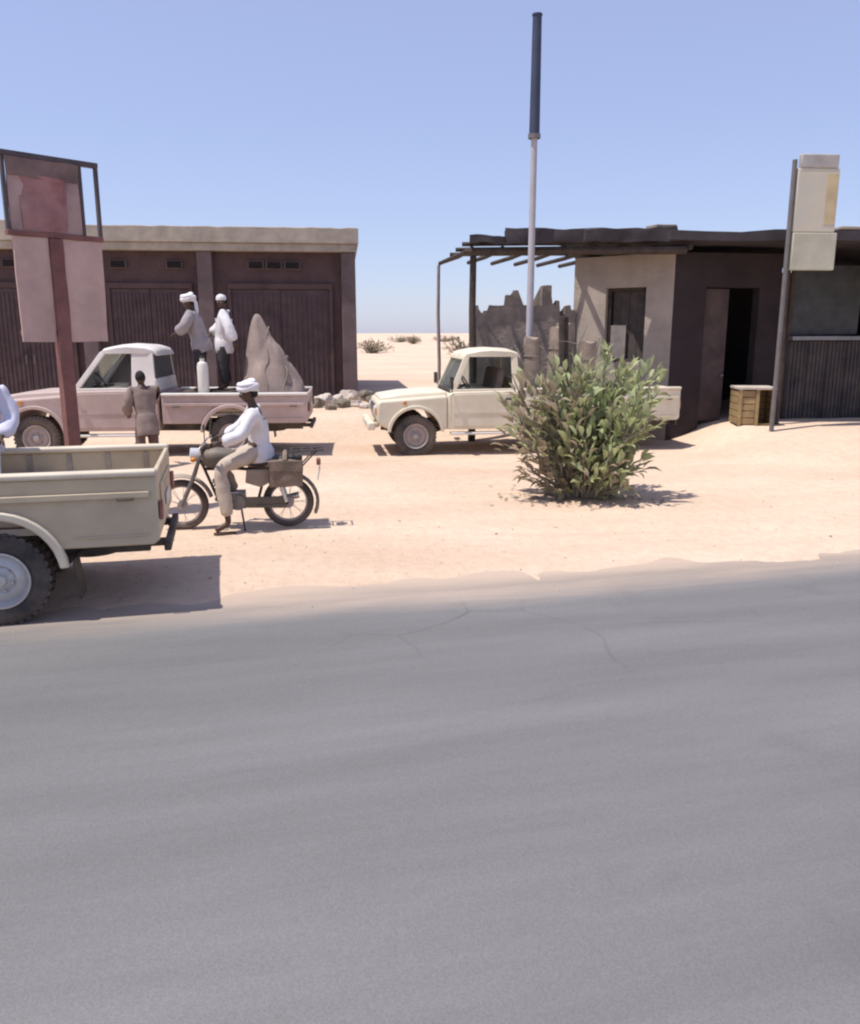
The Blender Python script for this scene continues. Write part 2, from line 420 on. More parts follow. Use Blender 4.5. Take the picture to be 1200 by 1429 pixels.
# lit side wall with window opening
W0, W1, ZW0, ZW1 = .34, .74, 1.72, 3.32
WT = 4.0
b = MB()
wall_on(b, C, A, .3, GZ - .4, ZW0, side=-1)
wall_on(b, C, A, .3, ZW1, WT, side=-1)
wall_on(b, C, A, .3, ZW0, ZW1, 0, 1 - W1, side=-1); wall_on(b, C, A, .3, ZW0, ZW1, 1 - W0, 1, side=-1)
b.build('side_wall', M_MUD, sh)
# window: frame, shutter and dark room behind
def on_wall(s, off, z):
    d = (A - C); L_ = d.length; d.normalize(); n = Vector((d.y, -d.x, 0))
    p = C + d * L_ * s + n * off; return Vector((p.x, p.y, z))
wf = MB()
for s0_, s1_, za, zb in ((1 - W1, 1 - W1 + .03, ZW0, ZW1), (1 - W0 - .03, 1 - W0, ZW0, ZW1), (1 - W1 + .031, 1 - W0 - .031, ZW0, ZW0 + .07), (1 - W1 + .031, 1 - W0 - .031, ZW1 - .07, ZW1)):
    wall_on(wf, on_wall(s0_, .10, 0), on_wall(s1_, .10, 0), .08, za, zb, side=-1)
wfo = wf.build('window', M_TIMB, sh, bevel=.006)
for k in range(4):
    u0 = 1 - W1 + .032 + (W1 - W0 - .064) * k / 4; u1 = u0 + (W1 - W0 - .064) / 4 - .004
    bar = MB(); wall_on(bar, on_wall(u0, .20 + .008 * (k % 2), 0), on_wall(u1, .20 + .008 * (k % 2), 0), .03, ZW0 + .072, ZW1 - .072, side=-1); bar.build('board', pm('dark_window_board', (.10, .08, .07), .9, .25, 5), wfo)
st = MB(); wall_on(st, on_wall(1 - W0 - .04, .13, 0), on_wall(1 - W0 - .19, .15, 0), .02, ZW0 + .08, ZW0 + .80, side=-1); st.build('shutter', pm('grey_board', (.3, .26, .24), .9, .25, 4), wfo)
# rear and inner walls of the shop (the dark room)
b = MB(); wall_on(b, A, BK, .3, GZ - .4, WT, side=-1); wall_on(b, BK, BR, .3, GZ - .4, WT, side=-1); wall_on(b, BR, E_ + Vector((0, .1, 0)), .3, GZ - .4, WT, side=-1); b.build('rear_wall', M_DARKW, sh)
# front wall with door opening
b = MB()
b2d = D - C
wall_on(b, C, D, .25, GZ - .4, 3.3, 0, .30); wall_on(b, C, D, .25, GZ - .4, 3.3, .80, 1.0); wall_on(b, C, D, .25, 3.3, WT)
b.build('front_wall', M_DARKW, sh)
dr = MB(); pd = C + b2d * .55; dn = b2d.normalized(); nn = Vector((-dn.y, dn.x, 0))
wall_on(dr, C + b2d * .31 + nn * .1, C + b2d * .54 + nn * .1, .05, GZ + .05, 3.28)
dro = dr.build('door_leaf', pm('dark_brown_door', (.07, .045, .045), .7, .25, 3, dust=.1), sh, bevel=.01)
kn = MB(); kp = C + b2d * .515 + nn * .07; kn.ball((kp.x, kp.y, 1.45), .04, 10, 8); kn.build('door_knob', M_STEEL, dro)
# posts of the shade roof
posts = [(at(660, 400, 17.95), 4.05), (at(612, 400, 21.0), 3.98), (Vector((7.2, 17.25, 0)), 3.95), (Vector((9.5, 17.5, 0)), 3.95)]
for k, (p, zt) in enumerate(posts):
    b = MB(); b.tube([(p.x, p.y, ground_z(p.x, p.y) - .3), (p.x + .02, p.y, 1.6), (p.x - .01, p.y + .01, 2.8), (p.x, p.y, zt)], [.085, .08, .075, .07] if k != 1 else [.05, .045, .045, .04], 10)
    b.build('roof_post', M_TIMB if k != 1 else pm('bleached_pole', (.33, .28, .27), .9, .2, 5), sh)
# roof: beams, mats
P1 = at(652, 326, 17.8); P2 = at(614, 344, 21.0)
RZ = 4.06
poly = [(4.85, 17.3), (8.2, 17.0), (13.6, 17.9), (13.4, 24.6), (4.4, 23.8), (2.95, 19.45)]
b = MB(); b.vprism(poly, RZ + .09, RZ + .28)
bmesh.ops.triangulate(b.bm, faces=[f for f in b.bm.faces if len(f.verts) > 4])
bmesh.ops.subdivide_edges(b.bm, edges=b.bm.edges[:], cuts=4, use_grid_fill=True)
b.jitter(.06, 1.6, 4); b.build('roof', M_ROOFD, sh)
for k in range(8):
    t = k / 7
    p = Vector((P1.x + .1, 17.85, RZ)).lerp(Vector((5.3, 17.5, RZ)), t); q = Vector((P2.x + .1, 21.0, RZ)).lerp(Vector((4.6, 23.0, RZ)), t)
    b = MB(); b.tube([p, p.lerp(q, .5) + Vector((.03, 0, -.02)), q], [.055, .05, .05], 8); b.build('roof_beam', M_TIMB, sh)
b = MB(); b.tube([(P1.x - .05, 17.82, RZ - .06), (2.6, 17.72, RZ - .05), (5.2, 17.45, RZ - .06)], .085, 8); b.build('edge_beam', M_TIMB, sh)
b = MB(); b.tube([(P1.x, 17.9, RZ - .05), (P2.x, 21.0, RZ - .04)], .05, 8); b.build('edge_beam', M_TIMB, sh)
for k in range(3):                                  # long poles laid across the beams
    b = MB(); y_ = 17.95 + k * 1.15; b.tube([(P1.x - .1 - .1 * k, y_, RZ + .10), (2.2, y_ + .03, RZ + .12), (4.6, y_ - .02, RZ + .11)], .045, 8); b.build('lath_pole', M_TIMB, sh)
for k, (xa_, xb_, ya_, yb_) in enumerate(((P1.x + .05, 1.75, 17.62, 18.0), (1.55, 3.3, 17.52, 18.05), (3.1, 5.0, 17.38, 17.95))):   # old mats bundled along the roof edge
    b = MB(); b.bx(xa_, xb_, ya_, yb_, RZ + .1, RZ + (.24, .36, .36)[k]); bmesh.ops.subdivide_edges(b.bm, edges=b.bm.edges[:], cuts=8, use_grid_fill=True); b.jitter(.06, 3.2, k * 5); b.build('roof_mat', M_ROOFD, sh)
# items on the roof edge
b = MB(); b.box((4.75, 17.75, RZ + .36), (.5, .4, .16), (0, 0, .3)); b.jitter(.03, 5); b.build('roof_weight', M_MUD2, sh, bevel=.02)
# deeper right hand stall: sheet metal front, pale rail, tarpaulin
b = MB(); pK = Vector((7.75, 18.15, 0)); qK = Vector((13.4, 19.1, 0)); dk = (qK - pK).normalized(); nk = Vector((-dk.y, dk.x, 0))
for k in range(12):
    p = pK + dk * (k * .46); q = p + dk * .44
    s = MB(); wall_on(s, p, q, .03, GZ - .3, 2.18)
    for j in range(5):
        r0 = p + dk * (.04 + j * .09) - nk * .012; s.cyl((r0.x, r0.y, GZ - .2), (r0.x, r0.y, 2.17), .016, n=6)
    s.build('metal_sheet', pm('grey_sheet_metal', (.055, .052, .06), .6, .25, 2.5, .05, 20, metal=.2, dust=.2), sh)
s = MB(); wall_on(s, pK - nk * .12, qK - nk * .12, .16, 2.2, 2.29); s.build('counter_rail', pm('pale_rail', (.28, .28, .29), .5, .2, 3, metal=.3), sh, bevel=.01)
for t in (0, .42, .95):
    p = pK + (qK - pK) * t; s = MB(); s.cyl((p.x, p.y + .08, GZ - .3), (p.x, p.y + .08, 4.05), .055, n=8); s.build('stall_post', M_TIMB, sh)
s = MB(); wall_on(s, pK + nk * .05, pK + dk * 1.6 + nk * .05, .02, 2.3, 3.75); s.jitter(.05, 2.5); s.build('tarpaulin', pm('dark_green_tarp', (.07, .075, .075), .75, .25, 3), sh)
s = MB(); wall_on(s, Vector((8.95, 17.35, 0)), Vector((13.4, 18.1, 0)), .04, 3.42, 3.98); s.jitter(.02, 2); s.build('fascia_board', pm('red_brown_board', (.22, .085, .08), .8, .2, 3, dust=.2), sh)
s = MB(); wall_on(s, Vector((8.1, 17.0, 0)), Vector((13.6, 17.9, 0)), .5, RZ + .285, RZ + .35); s.build('roof_slab', M_CONC, sh, bevel=.015)

# broken garden wall under the shade roof
lw = MB(); q0 = at(655, 500, 19.3); q1 = Vector((3.3, 19.6, 0)); n = 44
top = []
for i in range(n + 1):
    t = i / n; kx = i // 2; z = 2.93 + .26 * noise.noise(Vector((kx * .55, 3, 0))) + .2 * noise.noise(Vector((kx * 1.7, 8, 0)))
    if .34 < t < .44: z += .30
    if .66 < t < .76: z += .44
    z = round(z / .11) * .11
    if top and abs(top[-1][1] - z) > .01: top.append((t - .004, top[-1][1]))
    top.append((t, z))
prof = [(0, GZ - .4)] + [(t * (q1.x - q0.x), z) for t, z in top] + [(q1.x - q0.x, GZ - .4)]
lw.prism(prof, 0, .32)
bmesh.ops.triangulate(lw.bm, faces=[f for f in lw.bm.faces if len(f.verts) > 4])
lw.jitter(.04, 4)
wo = lw.build('broken_wall', M_MUD2); wo.location = (q0.x, q0.y, 0)
tag(wo, 'crumbling mud wall with ragged top under the shade roof', 'wall')

# ------------------------------------------------------------------ crate in front of the shop
M_CR = pm('crate_plank', (.42, .29, .14), .85, .25, 4, .3, 40)
M_CR2 = pm('crate_top_board', (.60, .52, .44), .85, .2, 4, .3, 40)
cp = at(1047, 588, 17.35); cp.z = ground_z(cp.x, cp.y)
cz = at(1052, 590, 17.2).z
cr = empty('wooden_crate', (cp.x, cp.y, cp.z - .01), R(-6)); tag(cr, 'yellowish wooden plank crate with pale lid and dark open side', 'crate')
W_, D_, H_ = .74, .6, .74
for k in range(5):
    z = .03 + k * .14
    b = MB(); b.bx(-W_ / 2, -.02, -D_ / 2 - .02, -D_ / 2, z, z + .125); b.jitter(.006, 7, k); b.build('plank', M_CR, cr, bevel=.004)
    b = MB(); b.bx(-W_ / 2, -W_ / 2 + .02, -D_ / 2 + .002, D_ / 2, z, z + .125); b.build('plank', M_CR, cr, bevel=.004)
    b = MB(); b.bx(W_ / 2 - .02, W_ / 2, -D_ / 2 + .002, D_ / 2, z, z + .125); b.build('plank', M_CR, cr, bevel=.004)
    b = MB(); b.bx(-W_ / 2 + .022, W_ / 2 - .022, D_ / 2 - .02, D_ / 2, z, z + .125); b.build('plank', M_CR, cr, bevel=.004)
for x, y in ((-W_ / 2 + .05, -D_ / 2 - .045), (W_ / 2 - .04, -D_ / 2 - .045), (.02, -D_ / 2 - .045)):
    b = MB(); b.bx(x - .035, x + .035, y, y + .024, 0, H_); b.build('batten', M_CR, cr, bevel=.004)
b = MB(); b.bx(-W_ / 2 - .02, W_ / 2 + .02, -D_ / 2 - .06, D_ / 2 + .02, H_, H_ + .05); b.build('lid', M_CR2, cr, bevel=.006)
b = MB(); b.bx(-W_ / 2 + .025, W_ / 2 - .025, -D_ / 2 + .01, D_ / 2 - .025, .02, .035); b.build('floor_board', M_CR, cr)
b = MB(); b.bx(.0, .02, -D_ / 2 + .002, D_ / 2 - .03, .04, H_ - .01); b.build('divider', M_CR, cr)

# ------------------------------------------------------------------ signs
M_REDP = pm('faded_red_panel', (.40, .27, .27), .6, .25, 2.2, .05, 20, dust=.35)
M_MAUV = pm('faded_mauve_panel', (.57, .40, .355), .7, .18, 1.8, .05, 20, dust=.2)
M_FRAME = pm('dark_sign_frame', (.075, .065, .085), .6, .25, 5, metal=.3, dust=.15)
M_REDPOST = pm('red_oxide_post', (.22, .085, .08), .7, .25, 4, .1, 30, dust=.15)
sg0 = Vector((-4.90, 10.0, 0)); sg1 = Vector((-4.12, 10.85, 0)); sd = (sg1 - sg0); SW = sd.length
sg = empty('sign_board', (sg0.x, sg0.y, ground_z(*sg0.xy)), math.atan2(sd.y, sd.x))
tag(sg, 'tall weathered sign with red upper and mauve lower panel on dark red post', 'sign')
sb = MB()
for x in (.025, SW * .80, SW - .02): sb.bx(x - .02, x + .02, -.03, .03, 3.46, 4.33)
sb.bx(0, SW, -.041, .041, 4.31, 4.37)
sb.build('frame', M_FRAME, sg, bevel=.006)
sb = MB(); sb.bx(.0, SW, -.042, .042, 3.44, 3.50); sb.build('lower_rail', M_REDPOST, sg, bevel=.006)
b = MB(); b.bx(.06, SW * .80 - .03, -.025, .005, 3.50, 4.31)
bmesh.ops.subdivide_edges(b.bm, edges=b.bm.edges[:], cuts=6, use_grid_fill=True); b.jitter(.012, 3); b.build('upper_panel', M_REDP, sg)
b = MB()
b.bx(.05, SW * .80 - .025, -.040, -.027, 4.10, 4.305); bmesh.ops.subdivide_edges(b.bm, edges=b.bm.edges[:], cuts=7, use_grid_fill=True); b.jitter(.02, 5); b.build('top_strip', pm('dark_brown_strip', (.17, .11, .11), .7, .25, 3, dust=.3), sg)
b = MB(); b.bx(.20, .72, -.036, -.029, 3.51, 4.12); bmesh.ops.subdivide_edges(b.bm, edges=b.bm.edges[:], cuts=5, use_grid_fill=True); b.jitter(.035, 3); b.build('poster', pm('faded_red_poster', (.36, .16, .165), .8, .3, 3, dust=.65, dcol=(.42, .28, .26)), sg)
for xa, xb in ((.06, .46), (.64, SW - .03)):
    b = MB(); b.bx(xa, xb, -.025, .0, 2.22, 3.43)
    bmesh.ops.subdivide_edges(b.bm, edges=b.bm.edges[:], cuts=5, use_grid_fill=True); b.jitter(.015, 2.5, xa); b.build('lower_panel', M_MAUV, sg)
b = MB()
b.bx(.06, SW - .03, .002, .04, 2.3, 2.36); b.bx(.06, SW - .03, .002, .04, 3.3, 3.36); b.build('cross_bar', M_REDPOST, sg, bevel=.004)
b = MB(); b.bx(.47, .63, -.06, .08, -.3, 3.435); b.build('post', M_REDPOST, sg, bevel=.01)
b = MB(); b.bx(.3, .8, -.25, .27, -.1, .06); b.jitter(.02, 4); b.build('footing', M_CONC, sg, bevel=.03)

M_CREAM = pm('cream_sign_panel', (.60, .54, .40), .7, .15, 1.6, dust=.3, c2=(.50, .49, .42))
M_PALEG = pm('pale_green_panel', (.55, .54, .42), .7, .15, 2, dust=.25)
s2 = at(1094, 400, 16.6)
sg2 = empty('sign_board', (s2.x, 16.6, ground_z(s2.x, 16.6)), R(4)); tag(sg2, 'pale cream sign on thin grey post before the shop', 'sign')
zt = at(1140, 215, 16.6).z - sg2.location.z; zm = at(1140, 325, 16.6).z - sg2.location.z; zb = at(1127, 377, 16.6).z - sg2.location.z
b = MB(); pm('pale_grey_paint', (.45, .44, .42), .6, .2, 4, dust=.3); b.cyl((0, 0, -.3), (0, 0, zt - .1), .045, n=12); b.build('post', pm('grey_post', (.17, .16, .16), .6, .2, 4, dust=.1), sg2)
b = MB(); b.bx(.062, .88, -.05, .05, zm + .012, zt - .25); b.build('upper_panel', M_CREAM, sg2, bevel=.015)
b = MB(); b.bx(.1, .84, -.06, .06, zt - .249, zt); b.build('cap_panel', MATS['pale_grey_paint'], sg2, bevel=.02)
b = MB(); b.bx(.062, .93, -.07, .07, zb, zm); b.build('lower_panel', M_PALEG, sg2, bevel=.015)
b = MB(); b.bx(.64, .86, -.056, -.051, zm + .15, zt - .35); b.build('stripe', pm('ochre_stripe', (.62, .50, .30), .7, .15, 3, dust=.2), sg2)

# ------------------------------------------------------------------ street pole
pp = at(735, 612, 17.4)
pz = ground_z(pp.x, 17.4)
pl = empty('street_pole', (pp.x, 17.4, pz)); tag(pl, 'tall thin steel pole with dark upper section behind the bush', 'pole')
ztop = at(742, 22, 17.4).z - pz; zmid = at(739, 192, 17.4).z - pz
b = MB(); b.cyl((0, 0, -.3), (0, 0, zmid + .2), .078, .062, n=16); b.build('lower_shaft', pm('galvanised_pole', (.44, .43, .47), .6, .12, 2, dust=.15), pl)
b = MB(); b.cyl((0, 0, zmid), (0, 0, ztop), .105, .088, n=16); b.lathe([(.0, ztop), (.1, ztop), (.1, ztop + .03), (0, ztop + .06)], (0, 0, 0), (0, 0, 1), 16); b.build('upper_shaft', pm('dark_blue_paint', (.05, .065, .115), .6, .2, 3), pl)
b = MB(); b.lathe([(.105, zmid - .02), (.125, zmid - .02), (.125, zmid + .06), (.105, zmid + .06)], (0, 0, 0), (0, 0, 1), 16); b.build('collar', M_STEEL, pl)
b = MB(); b.bx(-.16, .16, -.16, .16, -.1, .03); b.build('base_plate', M_STEEL, pl, bevel=.006)

# weathered stake
p = at(784, 560, 12.4); zz = at(783, 443, 12.4).z
b = MB(); b.tube([(p.x, 12.4, ground_z(p.x, 12.4) - .2), (p.x + .02, 12.4, 1.2), (p.x - .01, 12.4, zz)], [.085, .08, .07], 8); b.jitter(.015, 6)
o = b.build('wooden_stake', pm('old_stake', (.075, .055, .045), .9, .3, 8, .5, 30)); tag(o, 'dark weathered wooden stake rising out of the bush', 'stake')

# ------------------------------------------------------------------ pickups
M_RUB = pm('tyre_rubber', (.045, .042, .044), .85, .2, 6, .1, 60, dust=.35)
M_BLK = pm('black_plastic', (.03, .028, .028), .6, .2, 6, dust=.15)
M_UND = pm('underbody', (.05, .043, .04), .8, .25, 6, dust=.3)
M_RIM = pm('silver_rim', (.62, .61, .60), .4, .15, 6, metal=.35, dust=.2)
M_CHR = pm('chrome', (.6, .6, .6), .25, .1, 6, metal=.9, dust=.15)
M_SEAT = pm('seat_cloth', (.16, .12, .10), .9, .2, 10)
M_GLS = glass_mat('window_glass')
M_AMB = pm('amber_lens', (.6, .22, .03), .3, .1)
M_REDL = pm('red_lens', (.22, .04, .035), .4, .1, dust=.7)
M_LENS = pm('headlight_lens', (.7, .7, .68), .15, .1, metal=.3)
M_PLATE = pm('plate_white', (.65, .65, .6), .5, .1)
TR, TW = .385, .235


def tyre_mesh():
    b = MB(); w = TW / 2
    b.lathe([(.235, -w + .02), (.30, -w), (.355, -w + .008), (.378, -w + .03), (TR - .006, -w + .055), (TR - .006, w - .055), (.378, w - .03), (.355, w - .008), (.30, w), (.235, w - .02), (.225, 0), (.235, -w + .02)], (0, 0, 0), (0, 1, 0), 48)
    for k in range(36):
        t = 2 * PI * k / 36
        for s in (-1, 1):
            tt = t + (.06 if s > 0 else 0)
            b.box((TR * .985 * math.sin(tt), s * .062, TR * .985 * math.cos(tt)), (.04, .075, .022), (0, tt, 0))
    return b


def rim_mesh(style):
    b = MB(); w = TW / 2
    b.lathe([(.232, w - .018), (.236, w + .0), (.222, w + .002), (.205, w - .03), (.19, w - .07)], (0, 0, 0), (0, 1, 0), 40)
    b.lathe([(.0, w - .035), (.07, w - .035), (.075, w - .04), (.10, w - .052), (.125, w - .028), (.205, w - .065), (.205, w - .09), (0, w - .09)], (0, 0, 0), (0, 1, 0), 40)
    b.lathe([(.0, w + .005), (.04, w + .003), (.052, w - .01), (.055, w - .036)], (0, 0, 0), (0, 1, 0), 20)
    for k in range(6):
        t = 2 * PI * k / 6; b.cyl((.092 * math.sin(t), w - .05, .092 * math.cos(t)), (.092 * math.sin(t), w - .022, .092 * math.cos(t)), .011, n=8)
    return b


def arch(cx, cz, r, a0, a1, n=14):
    return [(cx + r * math.cos(a0 + (a1 - a0) * i / n), cz + r * math.sin(a0 + (a1 - a0) * i / n)) for i in range(n + 1)]


SHARED = {}


def shared(key, fn, name, mat, parent, **kw):
    if key in SHARED:
        o = SHARED[key].copy(); col.objects.link(o); o.parent = parent; return o
    o = fn().build(name, mat, parent, **kw); SHARED[key] = o; return o


def pickup(P):
    """x forward, y left (towards the camera here), origin on the ground under the front axle"""
    WBs, RO_ = P['wb'], P['rear']; PA = P['paint']; PR = P.get('roof', PA); rk = P['rake']
    root = empty('pickup_truck', P['loc'], P['rz']); tag(root, P['label'], 'pickup')
    sc_ = P.get('scale', 1.0); root.scale = (sc_,) * 3
    hw = .85; AC = .42; AR = .485; cb = P['cabback']; BR_ = 1.24; ZS = .50; tail = -WBs - RO_; BR_ = P.get('br', 1.20); FD = BR_ - 1.24
    # chassis
    b = MB()
    for s in (-1, 1): b.bx(tail + .12, .62, s * .42 - .04, s * .42 + .04, .47, .60)
    for x in (-.35, -1.3, -2.2, -WBs + .5, tail + .3): b.bx(x - .04, x + .04, -.379, .379, .48, .58)
    b.build('chassis', M_UND, root)
    for x in (0, -WBs):
        b = MB(); b.cyl((x, -.68, .385), (x, .68, .385), .045, n=10); b.ball((x, .1, .385), (.15, .14, .15), 12, 8)
        for s in (-1, 1):
            b.tube([(x - .6, s * .5, .50), (x - .3, s * .5, .40), (x, s * .5, .345), (x + .3, s * .5, .40), (x + .55, s * .5, .50)], .028, 6)
        b.build('axle', M_UND, root)
    if P.get('exhaust', True):
        b = MB(); b.tube([(-1.2, -.25, .42), (-2.6, -.3, .40), (-WBs - .35, -.3, .5), (tail + .25, -.34, .43)], .03, 10); b.cyl((-WBs - .95, -.32, .46), (-WBs - .45, -.31, .49), .075, n=14); b.build('exhaust', pm('rusty_exhaust', (.34, .27, .23), .6, .3, 5, metal=.4), root)
    b = MB(); b.cyl((-WBs - .62, .12, .42), (-WBs - .62, .12, .60), .30, n=24); b.build('spare_wheel', M_RUB, root, bevel=.05)
    # wheels
    for x, s in ((0, 1), (0, -1), (-WBs, 1), (-WBs, -1)):
        w = shared('tyre', tyre_mesh, 'wheel', M_RUB, root); w.location = (x, s * .735, TR)
        w.rotation_euler = (0, random.random() * 6, 0 if s > 0 else PI)
        r = shared('rim' + P['rimkey'], lambda: rim_mesh(0), 'rim', P['rim'], w); r.location = (0, 0, 0)
    # front body with arch
    nose = .72
    prof = [(-.60, ZS)] + arch(0, AC, AR, PI - math.asin((ZS - AC) / AR), math.asin((ZS - AC) / AR)) + [(.60, .56), (nose - .03, .60), (nose, .72), (nose, .98), (nose - .06, 1.05), (-.60, 1.13)]
    b = MB(); b.prism(prof, -hw, hw); fb = b.build('front_body', PA, root, bevel=.045, seg=3)
    for s in (-1, 1):
        b = MB(); ao = arch(0, AC, AR + .05, PI - .1, .1, 18); ai = arch(0, AC, AR - .012, PI - .1, .1, 18)
        b.prism(ao + ai[::-1], min(s * (hw - .02), s * (hw + .045)), max(s * (hw - .02), s * (hw + .045))); b.build('wheel_arch', P.get('flare', PA), root, bevel=.012)
        b = MB(); b.cyl((.2, s * (hw - .001), 1.0), (.2, s * (hw + .02), 1.0), .035, n=12); b.build('side_marker', M_AMB, fb)
        b = MB(); b.cyl((nose - .02, s * .60, .86), (nose + .03, s * .60, .86), .095, n=20); b.ball((nose + .028, s * .60, .86), (.025, .088, .088), 16, 8); b.build('headlight', M_LENS, root)
        b = MB(); b.box((nose + .006, s * .76, .86), (.03, .1, .13)); b.build('indicator', M_AMB, root, bevel=.01)
    b = MB(); b.box((nose + .008, 0, .86), (.03, .94, .20))
    b.build('grille', M_BLK, root, bevel=.01)
    b = MB()
    for k in range(4): b.box((nose + .026, 0, .80 + k * .042), (.014, .90, .014))
    b.build('grille_bar', P.get('trim', M_CHR), root)
    b = MB(); b.loft([[(x, y * .66, z) for x, y, z in ((.66, -1, 1.04), (.66, 1, 1.04), (.64, .96, 1.10), (.64, -.96, 1.10))], [(x, y * .68, z) for x, y, z in ((.2, -1, 1.06), (.2, 1, 1.06), (.2, .95, 1.165), (.2, -.95, 1.165))], [(x, y * .72, z) for x, y, z in ((-.60, -1, 1.08), (-.60, 1, 1.08), (-.60, .95, 1.20), (-.60, -.95, 1.20))]])
    b.build('hood', PA, root, bevel=.03, seg=3)
    b = MB(); b.box((nose + .10, 0, .58), (.14, 1.66, .15)); b.box((nose + .02, .36, .56), (.2, .08, .1)); b.box((nose + .02, -.36, .56), (.2, .08, .1)); b.build('front_bumper', P.get('bumper', M_CHR), root, bevel=.03)
    b = MB(); b.box((nose + .176, 0, .58), (.008, .48, .11)); b.build('number_plate', M_PLATE, root)
    # cab
    b = MB(); b.prism([(-.602, ZS), (-.602, 1.14), (-.70, 1.20), (cb, 1.22), (cb, ZS), ], -hw, hw)
    b.build('cab', PA, root, bevel=.03)
    ax, az = -.66, 1.19; tx, tz = -.66 - rk, 1.86; bx_, bz = cb + .02, 1.20; ux = cb + .07
    yb, yt = .80, .69
    b = MB()
    for s in (-1, 1):
        b.slab([(ax + .02, s * yb, az), (ax - .09, s * yb, az), (tx - .08, s * yt, tz), (tx + .03, s * yt, tz)], .055)
        b.slab([(bx_ + P['cpil'], s * yb, bz), (bx_, s * yb, bz), (ux, s * yt, tz), (ux + P['cpil'] * .85, s * yt, tz)], .055)
        b.slab([(ax - .05, s * (yb + .0), az - .0), (bx_ + .1, s * yb, bz), (bx_ + .1, s * yb, bz + .05), (ax - .05, s * yb, az + .05)], .05)
    b.slab([(bx_, -yb, bz - .02), (bx_, yb, bz - .02), (bx_ + .02, yb, bz + .2), (bx_ + .02, -yb, bz + .2)], .04)
    b.build('pillars', PR, root, bevel=.012)
    rings = []
    for x, dz, hwf in ((tx + .07, -.045, .96), (tx - .02, .03, 1.0), (tx - .25, .075, 1.02), ((tx + ux) / 2, .09, 1.02), (ux + .12, .07, 1.02), (ux - .02, .025, .99), (ux - .07, -.04, .96)):
        rings.append([(x, y * yt * hwf, tz - .03 + z + (dz if z > 0 else min(dz, 0))) for y, z in ((-1.05, 0), (1.05, 0), (1.05, .02), (.9, .055), (.45, .075), (0, .08), (-.45, .075), (-.9, .055), (-1.05, .02))])
    b = MB(); b.loft(rings); b.build('roof', PR, root, ang=50)
    b = MB(); b.slab([(ax - .03, -yb + .05, az + .03), (ax - .03, yb - .05, az + .03), (tx - .03, yt - .03, tz - .02), (tx - .03, -yt + .03, tz - .02)], .006); b.build('windscreen', M_GLS, root)
    b = MB(); b.slab([(bx_ + .015, -yb + .1, bz + .2), (bx_ + .015, yb - .1, bz + .2), (ux, yt - .05, tz - .03), (ux, -yt + .05, tz - .03)], .006); b.build('rear_window', M_GLS, root)
    for s in (-1, 1):
        d = MB(); x0_, x1_ = -.69, cb + .10
        d.prism([(x0_, ZS + .06), (x0_, 1.15), (x1_, 1.17), (x1_, ZS + .06)], min(s * (hw + .001), s * (hw + .018)), max(s * (hw + .001), s * (hw + .018)))
        do = d.build('door', PA, root, bevel=.012)
        h = MB(); h.box((x1_ + .14, s * (hw + .032), 1.06), (.15, .022, .035)); h.build('door_handle', M_BLK, do, bevel=.006)
        m = MB(); m.bx(x0_ - .02, x1_ + .02, min(s * (hw + .019), s * (hw + .026)), max(s * (hw + .019), s * (hw + .026)), .80, .84); m.build('door_trim', P.get('band', PA), do)
        if s in P.get('glass_sides', (1, -1)):
            g = MB(); g.slab([(ax - .09, s * (yb - .005), az + .05), (bx_ + P['cpil'], s * (yb - .005), bz + .05), (ux + P['cpil'] * .85, s * (yt + .0), tz - .02), (tx - .08, s * (yt + .0), tz - .02)], .005); g.build('side_window', M_GLS, root)
        m = MB(); m.tube([(ax - .02, s * hw, 1.2), (ax + .02, s * (hw + .1), 1.3)], .012, 6); m.box((ax + .02, s * (hw + .16), 1.37), (.05, .16, .22)); m.build('mirror', M_BLK, root, bevel=.02)
        m = MB(); m.bx(cb + .05, -.66, min(s * .70, s * .88), max(s * .70, s * .88), .40, .445); m.build('running_board', P.get('board', M_STEEL), root, bevel=.012)
    b = MB(); b.box((-1.32, .34, .98), (.48, .56, .16)); b.box((-1.32, -.34, .98), (.48, .56, .16)); b.box((-1.62, .34, 1.30), (.14, .54, .62), (0, R(-12), 0)); b.box((-1.62, -.34, 1.30), (.14, .54, .62), (0, R(-12), 0)); b.build('seat', M_SEAT, root, bevel=.04)
    b = MB(); b.box((-.80, 0, 1.18), (.3, 1.5, .12)); b.build('dashboard', M_BLK, root, bevel=.03)
    b = MB(); t = Matrix.Translation((-1.02, .38, 1.32)) @ Euler((0, R(-60), 0)).to_matrix().to_4x4()
    b.tube([t @ Vector((.19 * math.cos(k * PI / 12), .19 * math.sin(k * PI / 12), 0)) for k in range(25)], .014, 6); b.cyl(t @ Vector((0, 0, 0)), t @ Vector((0, 0, -.3)), .02, n=8); b.build('steering_wheel', M_BLK, root)
    # bed
    bf = cb - .06; BF = .80
    b = MB(); b.bx(tail + .03, bf, -hw + .05, hw - .05, BF - .06, BF); b.build('bed_floor', P.get('floor', PA), root)
    a_s = PI - math.asin((.62 - AC) / (AR)); 
    for s in (-1, 1):
        prof = [(bf, .62)] + [(bf, BR_)] + [(tail, BR_), (tail, .66), (tail + .05, .62)] + arch(-WBs, AC, AR, PI - math.asin((.62 - AC) / AR), math.asin((.62 - AC) / AR))
        b = MB(); b.prism(prof, min(s * (hw - .04), s * hw), max(s * (hw - .04), s * hw)); sp = b.build('bed_side', P.get('bedpaint', PA), root, bevel=.012)
        b = MB(); b.bx(tail - .005, bf + .005, min(s * (hw - .085), s * (hw + .03)), max(s * (hw - .085), s * (hw + .03)), BR_ + .001, BR_ + .055); b.build('bed_rail', P.get('rail', PA), root, bevel=.02, seg=3)
